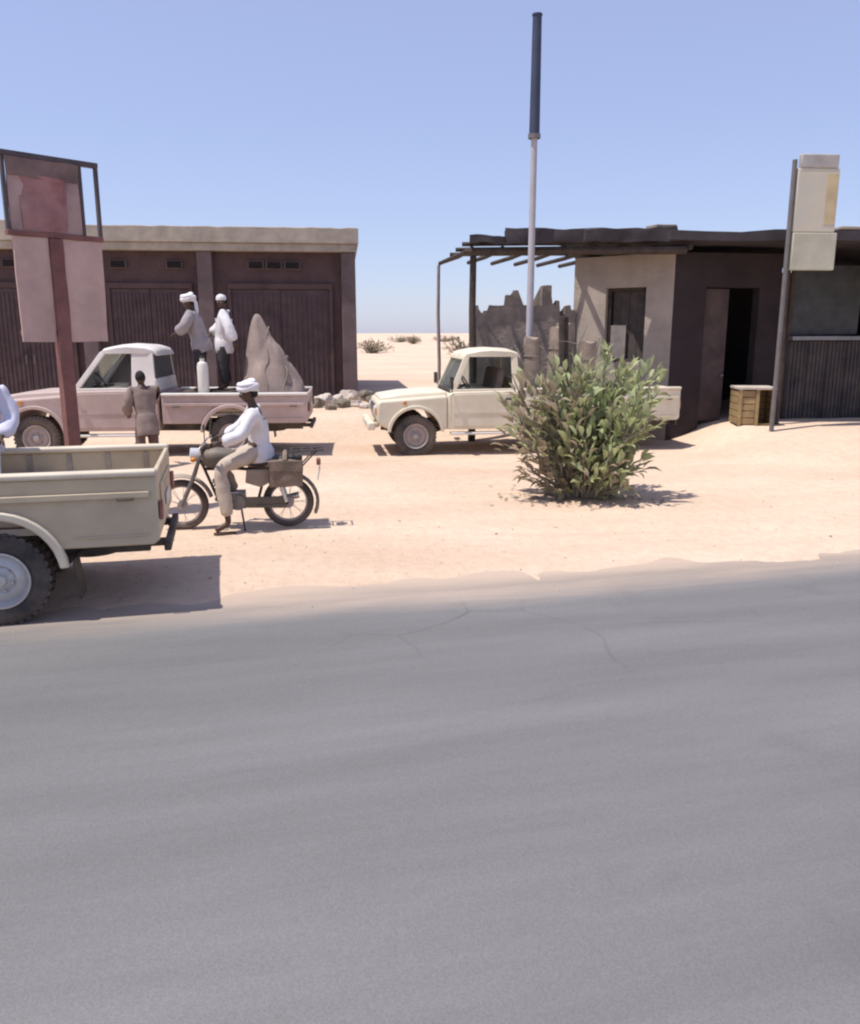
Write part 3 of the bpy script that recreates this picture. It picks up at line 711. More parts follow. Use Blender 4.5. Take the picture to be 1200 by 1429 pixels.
        b = MB(); b.bx(tail + .06, bf - .05, min(s * (hw + .001), s * (hw + .04)), max(s * (hw + .001), s * (hw + .04)), BR_ - .17, BR_ - .12); b.bx(tail + .06, -WBs - AR - .1, min(s * (hw + .001), s * (hw + .012)), max(s * (hw + .001), s * (hw + .012)), .70, .715); b.build('swage_line', P.get('bedpaint', PA), sp, bevel=.006)
        b = MB(); ao = arch(-WBs, AC, AR + .06, PI - .1, .1, 18); ai = arch(-WBs, AC, AR - .012, PI - .1, .1, 18)
        b.prism(ao + ai[::-1], min(s * (hw - .02), s * (hw + .05)), max(s * (hw - .02), s * (hw + .05))); b.build('wheel_arch', P.get('flare', PA), root, bevel=.015)
        b = MB(); b.bx(-WBs - .46, -WBs + .46, min(s * (hw - .28), s * (hw - .041)), max(s * (hw - .28), s * (hw - .041)), BF, BF + .2); b.build('wheel_box', P.get('floor', PA), root, bevel=.06)
        b = MB(); b.box((-WBs - AR - .10, s * .73, .36), (.02, .24, .34), (0, R(6), 0)); b.build('mud_flap', M_BLK, root)
        b = MB(); b.box((tail - .02, s * .77, .90), (.035, .09, .16)); b.build('tail_light', M_REDL, root, bevel=.012)
        for x in (bf - .25, tail + .25):
            b = MB(); b.tube([(x - .06, s * (hw + .03), BR_ - .18), (x - .06, s * (hw + .055), BR_ - .18), (x + .06, s * (hw + .055), BR_ - .18), (x + .06, s * (hw + .03), BR_ - .18)], .009, 6); b.build('tie_hook', M_BLK, sp)
        b = MB()
        for k in range(6): b.bx(tail + .2 + k * .36, tail + .24 + k * .36, min(s * (hw - .058), s * (hw - .041)), max(s * (hw - .058), s * (hw - .041)), BF + .01, BR_ - .02)
        b.build('inner_rib', P.get('floor', PA), sp)
    b = MB(); b.bx(bf - .04, bf, -hw + .041, hw - .041, .62, BR_ + .05); b.build('bed_front', PA, root, bevel=.01)
    b = MB(); b.bx(tail, tail + .04, -hw + .041, hw - .041, .66, BR_ + .02); tg = b.build('tailgate', P.get('bedpaint', PA), root, bevel=.012)
    b = MB(); b.bx(tail - .014, tail - .001, -.55, .55, .78, BR_ - .12); b.bx(tail - .02, tail - .015, -.12, .12, BR_ - .22, BR_ - .16); b.build('tailgate_panel', P.get('bedpaint', PA), tg, bevel=.006)
    b = MB(); b.bx(tail - .07, tail - .01, -.62, .62, .50, .575); b.bx(tail - .03, tail + .14, -.45, -.38, .505, .57); b.bx(tail - .03, tail + .14, .38, .45, .505, .57); b.build('rear_bumper', M_UND, root, bevel=.012)
    b = MB(); b.box((tail - .025, 0, .88), (.008, .40, .11)); b.build('number_plate', M_PLATE, tg)
    if P.get('guard'):
        b = MB()
        for z in (1.45, 1.65, 1.86): b.cyl((bf - .02, -.78, z), (bf - .02, .78, z), .02, n=8)
        for y in (-.78, -.4, .4, .78): b.cyl((bf - .02, y, BR_), (bf - .02, y, 1.88), .024, n=8)
        b.build('guard_rack', P.get('rail', PA), root)
    return root


def place(px_contact, wheel_local, rz, sc=1.0, z=0.0):
    """root location so that a wheel's contact point stands at a world point"""
    q = Matrix.Rotation(rz, 3, 'Z') @ (Vector(wheel_local) * sc); return Vector((px_contact[0] - q.x, px_contact[1] - q.y, z))


TAN = pm('tan_paint', (.62, .515, .36), .5, .14, 2.5, dust=.75, dcol=(.42, .32, .215))
TAN2 = pm('tan_rail', (.68, .60, .47), .55, .12, 3, dust=.45, dcol=(.52, .41, .30))
PINK = pm('faded_pink_paint', (.57, .44, .405), .6, .18, 2, dust=.85, dcol=(.38, .275, .225))
PALE = pm('chalky_white_paint', (.74, .70, .66), .5, .12, 2, dust=.3)
CREAMP = pm('cream_paint', (.76, .69, .54), .5, .12, 2, dust=.5, dcol=(.56, .46, .33))
GREYRIM = pm('dusty_rim', (.40, .35, .34), .7, .15, 5, dust=.4)
FLOORP = pm('worn_bed_floor', (.42, .37, .31), .7, .25, 4, dust=.5)

rzA = PI + ROAD_A; wbA = 3.18
locA = place((-3.50, 6.46), (-wbA, .79, 0), rzA)
tA = pickup(dict(wb=wbA, rear=1.26, paint=TAN, rail=TAN2, floor=FLOORP, flare=TAN2, bumper=M_BLK, rake=.30, cabback=-1.98, cpil=.12, rim=M_RIM, rimkey='silver', loc=locA, rz=rzA,
                 label='tan pickup parked at the road edge with a person in its bed'))
rzB = PI + R(5); wbB = 3.34
scB = 1.08; locB = place(((-7.38), 15.45), (0, .79, 0), rzB, scB)
tB = pickup(dict(wb=wbB, rear=1.34, paint=PINK, roof=PALE, bedpaint=PINK, rail=PALE, floor=FLOORP, board=PALE, band=PINK, rake=.52, cabback=-2.10, cpil=.42, rim=GREYRIM, rimkey='dusty', loc=locB, rz=rzB, scale=scB, br=1.10, glass_sides=(-1,),
                 bumper=PALE, label='faded pink and white pickup carrying two men before the brown warehouse'))
rzC = PI + R(8); wbC = 3.42; scC = 1.04
locC = place((-.28, 15.95), (0, .79, 0), rzC, scC)
tC = pickup(dict(wb=wbC, rear=1.72, paint=CREAMP, rail=CREAMP, floor=FLOORP, board=PALE, rake=.30, cabback=-2.0, cpil=.14, rim=GREYRIM, rimkey='dusty', loc=locC, rz=rzC, scale=scC, bumper=CREAMP, glass_sides=(-1,),
                 label='cream pickup standing empty behind the green bush'))

# ------------------------------------------------------------------ people
SKIN = pm('dark_skin', (.085, .045, .028), .55, .12, 8)
HAIR = pm('black_hair', (.012, .010, .009), .8, .2, 30)
EYEW = pm('eye_white', (.7, .66, .6), .4, .05)


def skin_mesh(name, nodes, edges, mat, parent=None, sub=2, root=0, jit=0, jsc=9):
    me = bpy.data.meshes.new(name); me.from_pydata([n[0] for n in nodes], edges, [])
    o = bpy.data.objects.new(name, me); col.objects.link(o)
    m = o.modifiers.new('skin', 'SKIN'); m.use_smooth_shade = True
    s = o.modifiers.new('sub', 'SUBSURF'); s.levels = sub; s.render_levels = sub
    if not me.skin_vertices: me.skin_vertices.new()
    for i, n in enumerate(nodes):
        r = n[1] if isinstance(n[1], tuple) else (n[1], n[1])
        me.skin_vertices[0].data[i].radius = r; me.skin_vertices[0].data[i].use_root = (i == root)
    dg = bpy.context.evaluated_depsgraph_get()
    nm = bpy.data.meshes.new_from_object(o.evaluated_get(dg), depsgraph=dg); bpy.data.objects.remove(o); bpy.data.meshes.remove(me)
    nm.name = name; nm.materials.clear(); nm.materials.append(mat)
    if jit:
        for v in nm.vertices:
            c = v.co; v.co = c + v.normal * jit * (noise.noise(c * jsc) + .5 * noise.noise(Vector((c.x * jsc * 2, c.y * jsc * 2, c.z * jsc * .7))))
    nm.shade_smooth()
    ob = bpy.data.objects.new(name, nm); col.objects.link(ob)
    if parent: ob.parent = parent
    return ob


def head_bm(b, M):
    g = bmesh.ops.create_uvsphere(b, u_segments=28, v_segments=20, radius=1)['verts']
    for v in g:
        x, y, z = v.co
        X, Y, Z = x * .098, y * .076, z * .122
        if z < 0: Y *= 1 - .28 * (-z) ** 1.5; X *= (1 - .10 * (-z)) if x > 0 else (1 - .38 * (-z))
        if x > 0:
            f = max(0, x) ** 2
            X += .026 * math.exp(-((y / .17) ** 2) - ((z + .16) / .17) ** 2) * f          # nose
            X -= .011 * (math.exp(-((abs(y) - .40) / .2) ** 2 - ((z - .08) / .14) ** 2)) * f  # eye sockets
            X += .007 * math.exp(-((z - .26) / .12) ** 2) * f                                 # brow
            X += .008 * math.exp(-((y / .32) ** 2) - ((z + .50) / .09) ** 2) * f             # lips
            X += .008 * math.exp(-((y / .3) ** 2) - ((z + .85) / .12) ** 2) * f              # chin
        v.co = Vector((X, Y, Z))
    gs = set(g)
    for s in (-1, 1):
        for c, r, mi in (((.086, s * .031, .010), .0115, 2), ((-.002, s * .076, -.005), (.024, .010, .033), 0)):
            e = bmesh.ops.create_uvsphere(b, u_segments=10, v_segments=8, radius=1)['verts']
            rr = r if isinstance(r, tuple) else (r, r, r)
            for v in e: v.co = Vector((v.co.x * rr[0] + c[0], v.co.y * rr[1] + c[1], v.co.z * rr[2] + c[2]))
            gs |= set(e)
            if mi:
                for v in e:
                    for f in v.link_faces: f.material_index = mi if (v.co.x < c[0] + .009) else 1
    bmesh.ops.transform(b, matrix=M, verts=list(gs))


def hand_bm(mb, wr, fwd, palm_n, curl=.5, s=1.0, side=1):
    """palm + five tapered fingers, fwd = direction of the fingers, palm_n = out of the palm"""
    fwd = Vector(fwd).normalized(); pn = Vector(palm_n); pn = (pn - fwd * pn.dot(fwd)).normalized(); lat = fwd.cross(pn) * side
    W = Vector(wr)
    rings = []
    for t, w, h in ((-.02, .024, .020), (.02, .034, .020), (.06, .041, .017), (.09, .040, .014)):
        rings.append([W + fwd * t + lat * (w * math.cos(a)) + pn * (h * math.sin(a)) for a in [2 * PI * k / 10 for k in range(10)]])
    mb.loft(rings)
    for k, ln in enumerate((.070, .080, .074, .056)):
        p = W + fwd * .082 + lat * (.030 - .020 * k); d = fwd.copy(); pts = [p]
        for j, fr in enumerate((.45, .32, .23)):
            d = (d + pn * curl * (.55 + .2 * j)).normalized(); p = p + d * ln * fr; pts.append(p)
        mb.tube(pts, [.0092, .0086, .0078, .0058], 7)
    p = W + fwd * .025 + lat * .030; d = (fwd * .75 + lat * .6 + pn * .25).normalized(); pts = [p]
    for fr in (.5, .5):
        p = p + d * .062 * fr; pts.append(p); d = (d + fwd * .4 + pn * .35 * curl).normalized()
    mb.tube(pts, [.012, .0105, .0075], 7)


def lerp(a, b, t): return Vector(a).lerp(Vector(b), t)


def person(label, J, face, cl, loc=(0, 0, 0), rz=0, group=None):
    """J: joints pel, ch, nk, hd, shL elL wrL hpL knL anL toL and the same with R"""
    V = {k: Vector(v) for k, v in J.items()}
    mid = V['pel'].lerp(V['ch'], .5)
    names = ['pel', 'mid', 'ch', 'nk', 'hd', 'shL', 'elL', 'wrL', 'shR', 'elR', 'wrR', 'hpL', 'knL', 'anL', 'toL', 'hpR', 'knR', 'anR', 'toR']
    V['mid'] = mid
    rad = dict(pel=(.115, .095), mid=(.115, .09), ch=(.13, .095), nk=.052, hd=.05, sh=.055, el=.042, wr=.027, hp=.082, kn=.055, an=.038, to=.034)
    def rr(n): return rad.get(n) or rad[n[:2]]
    idx = {n: i for i, n in enumerate(names)}
    E = [('pel', 'mid'), ('mid', 'ch'), ('ch', 'nk'), ('nk', 'hd')]
    for s in 'LR': E += [('ch', 'sh' + s), ('sh' + s, 'el' + s), ('el' + s, 'wr' + s), ('pel', 'hp' + s), ('hp' + s, 'kn' + s), ('kn' + s, 'an' + s), ('an' + s, 'to' + s)]
    body = skin_mesh('person', [(V[n], rr(n)) for n in names], [(idx[a], idx[b]) for a, b in E], SKIN)
    mb = MB(); mb.bm.from_mesh(body.data)
    f = Vector(face).normalized(); up = Vector(cl.get('up', (0, 0, 1))); yv = up.cross(f).normalized(); up = f.cross(yv)
    HM = Matrix.Translation(V['hd']) @ Matrix((f, yv, up)).transposed().to_4x4()
    head_bm(mb.bm, HM)
    for s in 'LR':
        fw = V['wr' + s] - V['el' + s]; h = cl.get('hand' + s, {})
        hand_bm(mb, V['wr' + s], h.get('fwd', fw), h.get('n', (0, 0, -1) if abs(fw.normalized().z) < .7 else (-f.x, -f.y, .1)), h.get('curl', .45), side=1 if s == 'L' else -1)
    bmesh.ops.recalc_face_normals(mb.bm, faces=mb.bm.faces)
    me = bpy.data.meshes.new('person'); mb.bm.to_mesh(me); mb.bm.free()
    for m in (SKIN, HAIR, EYEW): me.materials.append(m)
    me.shade_smooth(); old = body.data; body.data = me; bpy.data.meshes.remove(old)
    body.name = 'person'; body.location = loc; body.rotation_euler = (0, 0, rz)
    tag(body, label, 'person', group)
    # shirt
    g = cl.get('loose', .034); sleeve = cl.get('sleeve', .92)
    nodes = [(V['pel'] + (V['pel'] - V['mid']).normalized() * cl.get('hem', .16), (.175 + g, .155 + g)), (V['pel'], (.15 + g, .135 + g)), (mid, (.125 + g, .10 + g)), (V['ch'], (.135 + g, .10 + g)), (V['nk'].lerp(V['ch'], .35), .075)]
    ed = [(0, 1), (1, 2), (2, 3), (3, 4)]
    for s in 'LR':
        k = len(nodes); e = V['el' + s].lerp(V['wr' + s], sleeve)
        nodes += [(V['sh' + s], .066 + g * .6), (V['el' + s], .054 + g * .8), (e, .046 + g)]; ed += [(3, k), (k, k + 1), (k + 1, k + 2)]
    hd_ = (V['pel'] - mid).normalized(); hp_ = nodes[0][0].copy(); nodes[0] = (hp_ + hd_ * .12, nodes[0][1])
    so = skin_mesh('shirt', nodes, ed, cl['shirt'], body, root=2, jit=.014, jsc=11)
    cb_ = bmesh.new(); cb_.from_mesh(so.data)
    geo = bmesh.ops.bisect_plane(cb_, geom=cb_.verts[:] + cb_.edges[:] + cb_.faces[:], plane_co=hp_, plane_no=hd_, clear_outer=False)
    bad = [v for v in cb_.verts if (v.co - hp_).dot(hd_) > .001 and (v.co - hp_).length < .45]
    bmesh.ops.delete(cb_, geom=bad, context='VERTS'); cb_.to_mesh(so.data); cb_.free(); so.data.shade_smooth()
    # trousers
    nodes = [(V['pel'] + (V['mid'] - V['pel']).normalized() * .10, (.128, .108)), (V['pel'], (.14, .12))]; ed = [(0, 1)]
    for s in 'LR':
        k = len(nodes); e = V['knL' if s == 'L' else 'knR'].lerp(V['an' + s], cl.get('leg', .9))
        nodes += [(V['hp' + s], .12), (V['kn' + s], .092), (e, .082)]; ed += [(1, k), (k, k + 1), (k + 1, k + 2)]
    skin_mesh('trousers', nodes, ed, cl['trousers'], body, root=1, jit=.012, jsc=11)
    for s in 'LR':      # sandals
        a, t = V['an' + s], V['to' + s]; d = (t - a); d.z = 0
        d = d.normalized() if d.length > .01 else f
        l = Vector((-d.y, d.x, 0)); b = MB(); rings = []
        for k, (tt, w) in enumerate(((-.075, .028), (-.05, .036), (.02, .036), (.09, .046), (.15, .042), (.18, .022))):
            c = Vector((a.x, a.y, 0)) + d * tt; z = t.z - .045
            rings.append([Vector((c.x, c.y, z)) + l * w + Vector((0, 0, 0)), Vector((c.x, c.y, z)) - l * w, Vector((c.x, c.y, z + .022)) - l * w, Vector((c.x, c.y, z + .022)) + l * w])
        b.loft(rings); b.build('sandal', pm('brown_leather', (.09, .05, .03), .7, .2, 10), body, bevel=.006)
    hw_ = cl.get('head')
    if hw_ == 'turban':
        b = MB(); tm = cl['headmat']
        for k, (z, r, tr, tilt) in enumerate(((.055, .092, .028, .25), (.075, .096, .031, -.15), (.10, .088, .030, .1), (.125, .066, .028, -.25))):
            pts = [HM @ Matrix.Translation((-.004, 0, z)) @ Euler((tilt * .6, -tilt, 0)).to_matrix().to_4x4() @ Vector((r * 1.12 * math.cos(a), r * .98 * math.sin(a), .006 * math.sin(3 * a + k))) for a in [2 * PI * i / 22 for i in range(23)]]
            b.tube(pts, tr * cl.get('bulk', 1.0), 8)
        b.ball(HM @ Vector((-.006, 0, .10)), (.088, .082, .062), 16, 10)
        if cl.get('tail'):
            b.tube([HM @ Vector(p) for p in ((-.10, .03, .07), (-.125, .04, -.02), (-.12, .05, -.14), (-.11, .055, -.26))], [.03, .035, .035, .02], 8)
        b.jitter(.006, 25); b.build('turban', tm, body, ang=80)
    elif hw_ == 'cap':
        b = MB(); rings = []
        for z, r in ((.035, .106), (.075, .105), (.11, .088), (.132, .055), (.14, .01)):
            rings.append([HM @ Vector((r * 1.02 * math.cos(a) - .004, r * .86 * math.sin(a), z + .006 * math.cos(a))) for a in [2 * PI * i / 20 for i in range(20)]])
        b.loft(rings); b.build('cap', cl['headmat'], body, ang=70)
    if hw_ in ('hair', 'cap', 'turban'):
        b = MB(); b.ball(HM @ Vector((-.016, 0, .016)), (.098, .081, .112), 18, 12)
        geom = [v for v in b.bm.verts if (HM.inverted() @ v.co).x > .045 or (HM.inverted() @ v.co).z < -.06]
        bmesh.ops.delete(b.bm, geom=geom, context='VERTS'); b.build('hair', HAIR, body)
    return body


WHITE_C = pm('white_cotton', (.74, .71, .72), .9, .1, 6, .2, 120)
LAV_C = pm('pale_lavender_cotton', (.66, .65, .76), .9, .1, 6, .2, 120)
GREY_C = pm('grey_cotton', (.36, .32, .33), .9, .15, 6, .2, 120)
MAUVE_C = pm('mauve_grey_cotton', (.42, .35, .36), .9, .15, 6, .2, 120)
BEIGE_C = pm('beige_cotton', (.52, .43, .35), .9, .15, 6, .2, 120)
BROWN_C = pm('brown_cotton', (.15, .10, .09), .9, .2, 6, .2, 120)
DARK_C = pm('charcoal_cotton', (.055, .05, .05), .9, .2, 6, .2, 120)
CANVAS = pm('dusty_canvas', (.30, .235, .21), .95, .2, 3, .6, 40, dust=.3, c2=(.17, .13, .12))


def stand(h=1.72, lean=0, **kw):
    """neutral standing joints, facing +x; lean tips the trunk forward (metres at the neck)"""
    k = h / 1.72
    J = dict(pel=(0, 0, .93), ch=(lean * .8, 0, 1.34), nk=(lean, 0, 1.47), hd=(lean + .03, 0, 1.60))
    for s, q in (('L', 1), ('R', -1)):
        J['sh' + s] = (lean * .85, q * .19, 1.39); J['el' + s] = (lean * .8 - .02, q * .26, 1.12); J['wr' + s] = (lean * .8 + .08, q * .27, .88)
        J['hp' + s] = (0, q * .10, .87); J['kn' + s] = (.03, q * .12, .49); J['an' + s] = (-.01, q * .13, .09); J['to' + s] = (.14, q * .15, .045)
    J.update(kw)
    return {n: tuple(c * k for c in v) for n, v in J.items()}


# ------------------------------------------------------------------ motorbike (x forward, y left)
M_BIKE = pm('olive_grey_bike_paint', (.13, .115, .095), .6, .2, 4, dust=.35)
M_BIKEP = pm('beige_bike_plastic', (.36, .29, .235), .6, .2, 4, dust=.4)
M_ENG = pm('engine_alloy', (.22, .21, .21), .5, .2, 6, metal=.5, dust=.3)
rzM = PI + R(9)
bk_c = Vector((-1.74, 9.93, 0))                      # rear wheel contact
bikeloc = bk_c + Matrix.Rotation(rzM, 3, 'Z') @ Vector((.62, 0, 0)); bikeloc.z = ground_z(bikeloc.x, bikeloc.y) - .004
bk = empty('motorbike', bikeloc, rzM); tag(bk, 'dusty olive motorbike with rear rack ridden by a man in white turban', 'motorbike')
WR = .31
for x, nm in ((.64, 'f'), (-.62, 'r')):
    b = MB(); b.lathe([(.235, -.03), (.265, -.042), (.295, -.030), (WR, 0), (.295, .030), (.265, .042), (.235, .03), (.232, 0), (.235, -.03)], (0, 0, 0), (0, 1, 0), 40)
    w = b.build('wheel', M_RUB, bk); w.location = (x, 0, WR)
    b = MB(); b.lathe([(.218, -.022), (.238, -.026), (.240, .026), (.218, .022), (.214, 0), (.218, -.022)], (0, 0, 0), (0, 1, 0), 40); b.build('rim', GREYRIM, w)
    b = MB(); b.cyl((0, -.055, 0), (0, .055, 0), .055 if nm == 'f' else .07, n=18)
    for k in range(18):
        t = 2 * PI * k / 18; s = 1 if k % 2 else -1
        b.cyl((.05 * math.sin(t), s * .04, .05 * math.cos(t)), (.22 * math.sin(t + .25 * s), 0, .22 * math.cos(t + .25 * s)), .0028, n=5, caps=False)
    b.build('spokes', GREYRIM, w)
    b = MB(); rings = []
    rng = (R(200), R(30)) if nm == 'f' else (R(190), R(20))
    a0, a1 = (R(165), R(38)) if nm == 'f' else (R(205), R(60))
    for i in range(13):
        a = a0 + (a1 - a0) * i / 12; ca, sa = math.cos(a), math.sin(a)
        ring = []
        for rr_, yy in ((.345, -.062), (.372, -.04), (.38, 0), (.372, .04), (.345, .062), (.338, .056), (.37, 0), (.338, -.056)): ring.append((x + rr_ * ca, yy, WR + rr_ * sa))
        rings.append(ring)
    b.loft(rings); b.build('mudguard', M_BIKEP if nm == 'f' else M_BIKE, bk, ang=60)
b = MB()
for s in (-1, 1): b.tube([(.64, s * .075, WR), (.50, s * .075, .62), (.40, s * .075, .90)], [.022, .024, .018], 10)
b.build('front_fork', M_ENG, bk)
b = MB(); b.tube([(.41, 0, .86), (.36, 0, .74), (-.02, 0, .74), (-.36, 0, .70), (-.72, 0, .74)], .02, 8); b.tube([(.38, 0, .80), (.24, 0, .42), (.02, 0, .27), (-.24, 0, .28), (-.36, 0, .70)], .018, 8)
for s in (-1, 1): b.tube([(-.24, s * .09, .30), (-.62, s * .09, WR)], .017, 8)
b.build('frame', M_BLK, bk)
b = MB()
for s in (-1, 1): b.tube([(-.60, s * .115, WR + .02), (-.50, s * .115, .68)], [.026, .026], 10)
b.build('rear_shock', M_CHR, bk)
b = MB(); b.box((.04, 0, .36), (.30, .20, .20)); b.cyl((.12, 0, .45), (.20, 0, .64), .085, n=16)
for k in range(5): b.cyl((.125 + k * .016, 0, .47 + k * .034), (.129 + k * .016, 0, .478 + k * .034), .108, n=18)
b.cyl((-.02, -.135, .34), (-.02, .135, .34), .095, n=18); b.build('engine', M_ENG, bk, bevel=.015)
b = MB(); rings = []
for x, w, z0_, z1_ in ((.38, .05, .80, .90), (.33, .11, .76, .97), (.20, .135, .74, 1.0), (.05, .13, .74, .985), (-.06, .09, .74, .93), (-.10, .05, .75, .86)):
    zc, hz = (z0_ + z1_) / 2, (z1_ - z0_) / 2
    rings.append([(x, w * math.cos(a) * (1 if math.sin(a) > 0 else .85), zc + hz * math.sin(a)) for a in [2 * PI * i / 16 for i in range(16)]])
b.loft(rings); b.build('fuel_tank', M_BIKE, bk, ang=70)
b = MB(); rings = []
for x, w, z0_, z1_ in ((-.06, .07, .78, .84), (-.12, .105, .77, .865), (-.30, .125, .765, .87), (-.52, .13, .78, .89), (-.74, .12, .80, .90), (-.80, .07, .82, .88)):
    zc, hz = (z0_ + z1_) / 2, (z1_ - z0_) / 2
    rings.append([(x, w * math.copysign(abs(math.cos(a)) ** .6, math.cos(a)), zc + hz * math.copysign(abs(math.sin(a)) ** .6, math.sin(a))) for a in [2 * PI * i / 16 for i in range(16)]])
b.loft(rings); b.build('saddle', M_BLK, bk, ang=70)
for s in (-1, 1):
    b = MB(); b.prism([(-.46, .60), (-.40, .74), (-.14, .74), (-.12, .58), (-.30, .52)], s * .127 - .012, s * .127 + .012); b.build('side_panel', M_BIKEP, bk, bevel=.02)
hb = MB(); hb.tube([(.24, .37, 1.07), (.33, .24, 1.08), (.39, .10, 1.0), (.39, -.10, 1.0), (.33, -.24, 1.08), (.24, -.37, 1.07)], .012, 8); hbo = hb.build('handlebar', M_CHR, bk)
for s in (-1, 1):
    b = MB(); b.tube([(.22, s * .395, 1.068), (.29, s * .31, 1.075)], .019, 8); b.build('grip', M_BLK, hbo)
    b = MB(); b.tube([(.31, s * .27, 1.09), (.30, s * .36, 1.25)], .006, 6); b.ball((.30, s * .38, 1.28), (.015, .06, .04), 12, 8); b.build('mirror', M_BLK, hbo)
    b = MB(); b.cyl((.05, s * .12, .30), (.02, s * .27, .30), .014, n=8); b.build('footpeg', M_BLK, bk)
    b = MB(); b.tube([(.44, s * .08, .88), (.46, s * .17, .88)], .008, 6); b.ball((.46, s * .19, .88), (.035, .03, .03), 10, 8); b.build('indicator', M_AMB, bk)
b = MB(); b.cyl((.40, 0, .92), (.50, 0, .91), .075, .088, n=20); b.ball((.50, 0, .91), (.02, .082, .082), 16, 8); b.build('headlight', M_LENS, bk)
b = MB(); b.tube([(.20, -.07, .50), (.26, -.11, .34), (.1, -.13, .24), (-.2, -.15, .26), (-.75, -.17, .36)], [.02, .02, .02, .03, .042], 10); b.build('exhaust', M_CHR, bk)
b = MB(); b.tube([(-.06, .10, .26), (-.10, .22, .01)], .012, 6); b.build('kick_stand', M_BLK, bk)
b = MB()
for s in (-1, 1): b.tube([(-.55, s * .12, .84), (-.66, s * .13, .95), (-1.06, s * .13, .955)], .011, 6); b.tube([(-.98, s * .13, .95), (-.70, s * .11, .66)], .010, 6)
for k in range(4): b.tube([(-.68 - k * .12, -.13, .953), (-.68 - k * .12, .13, .953)], .010, 6)
b.build('rear_rack', M_BLK, bk)
b = MB(); b.box((-1.0, 0, .80), (.05, .12, .08)); b.build('tail_light', M_REDL, bk, bevel=.012)
b = MB(); b.box((-1.0, 0, .66), (.012, .18, .15), (0, R(-12), 0)); b.build('number_plate', M_PLATE, bk)
b = MB(); b.prism([(-.60, .25), (-.60, .40), (-.04, .40), (-.04, .27)], .085, .105); b.build('chain_guard', M_BIKE, bk, bevel=.01)

M_BAG = pm('dusty_saddlebag', (.20, .15, .115), .95, .25, 5, .5, 40, dust=.35)
bg = empty('saddlebag', bikeloc, rzM); tag(bg, 'dusty brown saddlebags slung over the rear of the motorbike', 'saddlebag')
for s in (-1, 1):
    b = MB(); b.box((-.60, s * .225, .70), (.40, .15, .30)); bmesh.ops.subdivide_edges(b.bm, edges=b.bm.edges[:], cuts=5, use_grid_fill=True); b.jitter(.035, 5, s); po = b.build('pouch', M_BAG, bg, bevel=0, ang=60)
    b = MB(); b.bx(-.80, -.42, s * .303 - .006, s * .303 + .006, .74, .86); b.jitter(.012, 6); b.build('flap', M_BAG, po)
b = MB(); rings_ = [[(x, y, z + dz) for x, y, z in ((-.72, 0, 0), (-.48, 0, 0))] for dz in (0,)]
b.tube([(-.60, -.24, .84), (-.60, -.13, .915), (-.60, 0, .925), (-.60, .13, .915), (-.60, .24, .84)], .03, 8); b.build('strap', M_BAG, bg)

# rider (same axes as the bike)
J = dict(pel=(-.31, 0, .98), ch=(-.27, 0, 1.36), nk=(-.24, 0, 1.49), hd=(-.20, 0, 1.63),
         shL=(-.25, .20, 1.41), elL=(-.11, .30, 1.16), wrL=(.14, .37, 1.10), shR=(-.25, -.20, 1.41), elR=(-.04, -.29, 1.18), wrR=(.15, -.37, 1.10),
         hpL=(-.23, .11, .94), knL=(.16, .24, .78), anL=(.08, .32, .13), toL=(.24, .35, .05), hpR=(-.23, -.11, .94), knR=(.18, -.20, .74), anR=(.02, -.22, .38), toR=(.17, -.23, .34))
hN = dict(fwd=(.85, .1, -.1), n=(0, 0, -1), curl=1.3)
rider = person('man in white turban sitting on the motorbike, one foot on the sand', J, (1, .12, -.1), dict(shirt=WHITE_C, trousers=BEIGE_C, head='turban', headmat=WHITE_C, handL=hN, handR=hN, hem=.16, tail=False), bikeloc, rzM)

# two men standing on the load in the pink pickup
boxz = .80
J = stand(1.72, .14, elL=(.22, .26, 1.16), wrL=(.40, .18, 1.05), elR=(.24, -.24, 1.18), wrR=(.42, -.14, 1.08))
def inB(x, y, z): return Matrix.Translation(locB) @ Matrix.Rotation(rzB, 4, 'Z') @ (Vector((x, y, z)) * scB)
p = inB(-2.76, .18, 1.135)
person('man in grey shirt and white turban leaning on the pickup cab', J, (1, .25, -.1), dict(shirt=GREY_C, trousers=DARK_C, head='turban', headmat=WHITE_C, tail=True, bulk=1.35, loose=.07, hem=.22), p, rzB).scale = (1.06,) * 3
J = stand(1.74, -.02, elL=(-.14, .30, 1.14), wrL=(-.22, .30, .88), elR=(.12, -.26, 1.14), wrR=(.28, -.16, 1.02))
p = inB(-3.16, .05, 1.135)
person('man in white shirt and dark trousers standing in the pickup bed', J, (.3, .9, -.1), dict(shirt=WHITE_C, trousers=DARK_C, head='cap', headmat=WHITE_C, sleeve=.95, loose=.065, hem=.24), p, rzB).scale = (1.06,) * 3
# low load they stand on
M_SACK = pm('dark_sack', (.12, .09, .075), .95, .25, 5, .5, 60)
for k, (x, y, w, l) in enumerate(((-2.66, .22, .50, .62), (-3.2, .2, .54, .62), (-2.9, -.46, .7, .5))):
    b = MB(); b.box((0, 0, .19), (w, l, .37)); bmesh.ops.subdivide_edges(b.bm, edges=b.bm.edges[:], cuts=5, use_grid_fill=True); b.jitter(.035, 3.5, k)
    for v in b.bm.verts: v.co.z = max(.003, min(.385, v.co.z))
    o = b.build('sack', M_SACK, bevel=0); q = inB(x, y, .803); o.location = q; o.rotation_euler = (0, 0, rzB)
    tag(o, ('stuffed dark sack under the feet of the man in grey', 'stuffed dark sack under the feet of the man in white', 'stuffed dark sack against the far side of the pink pickup bed')[k], 'sack', 'sacks in the pickup bed')
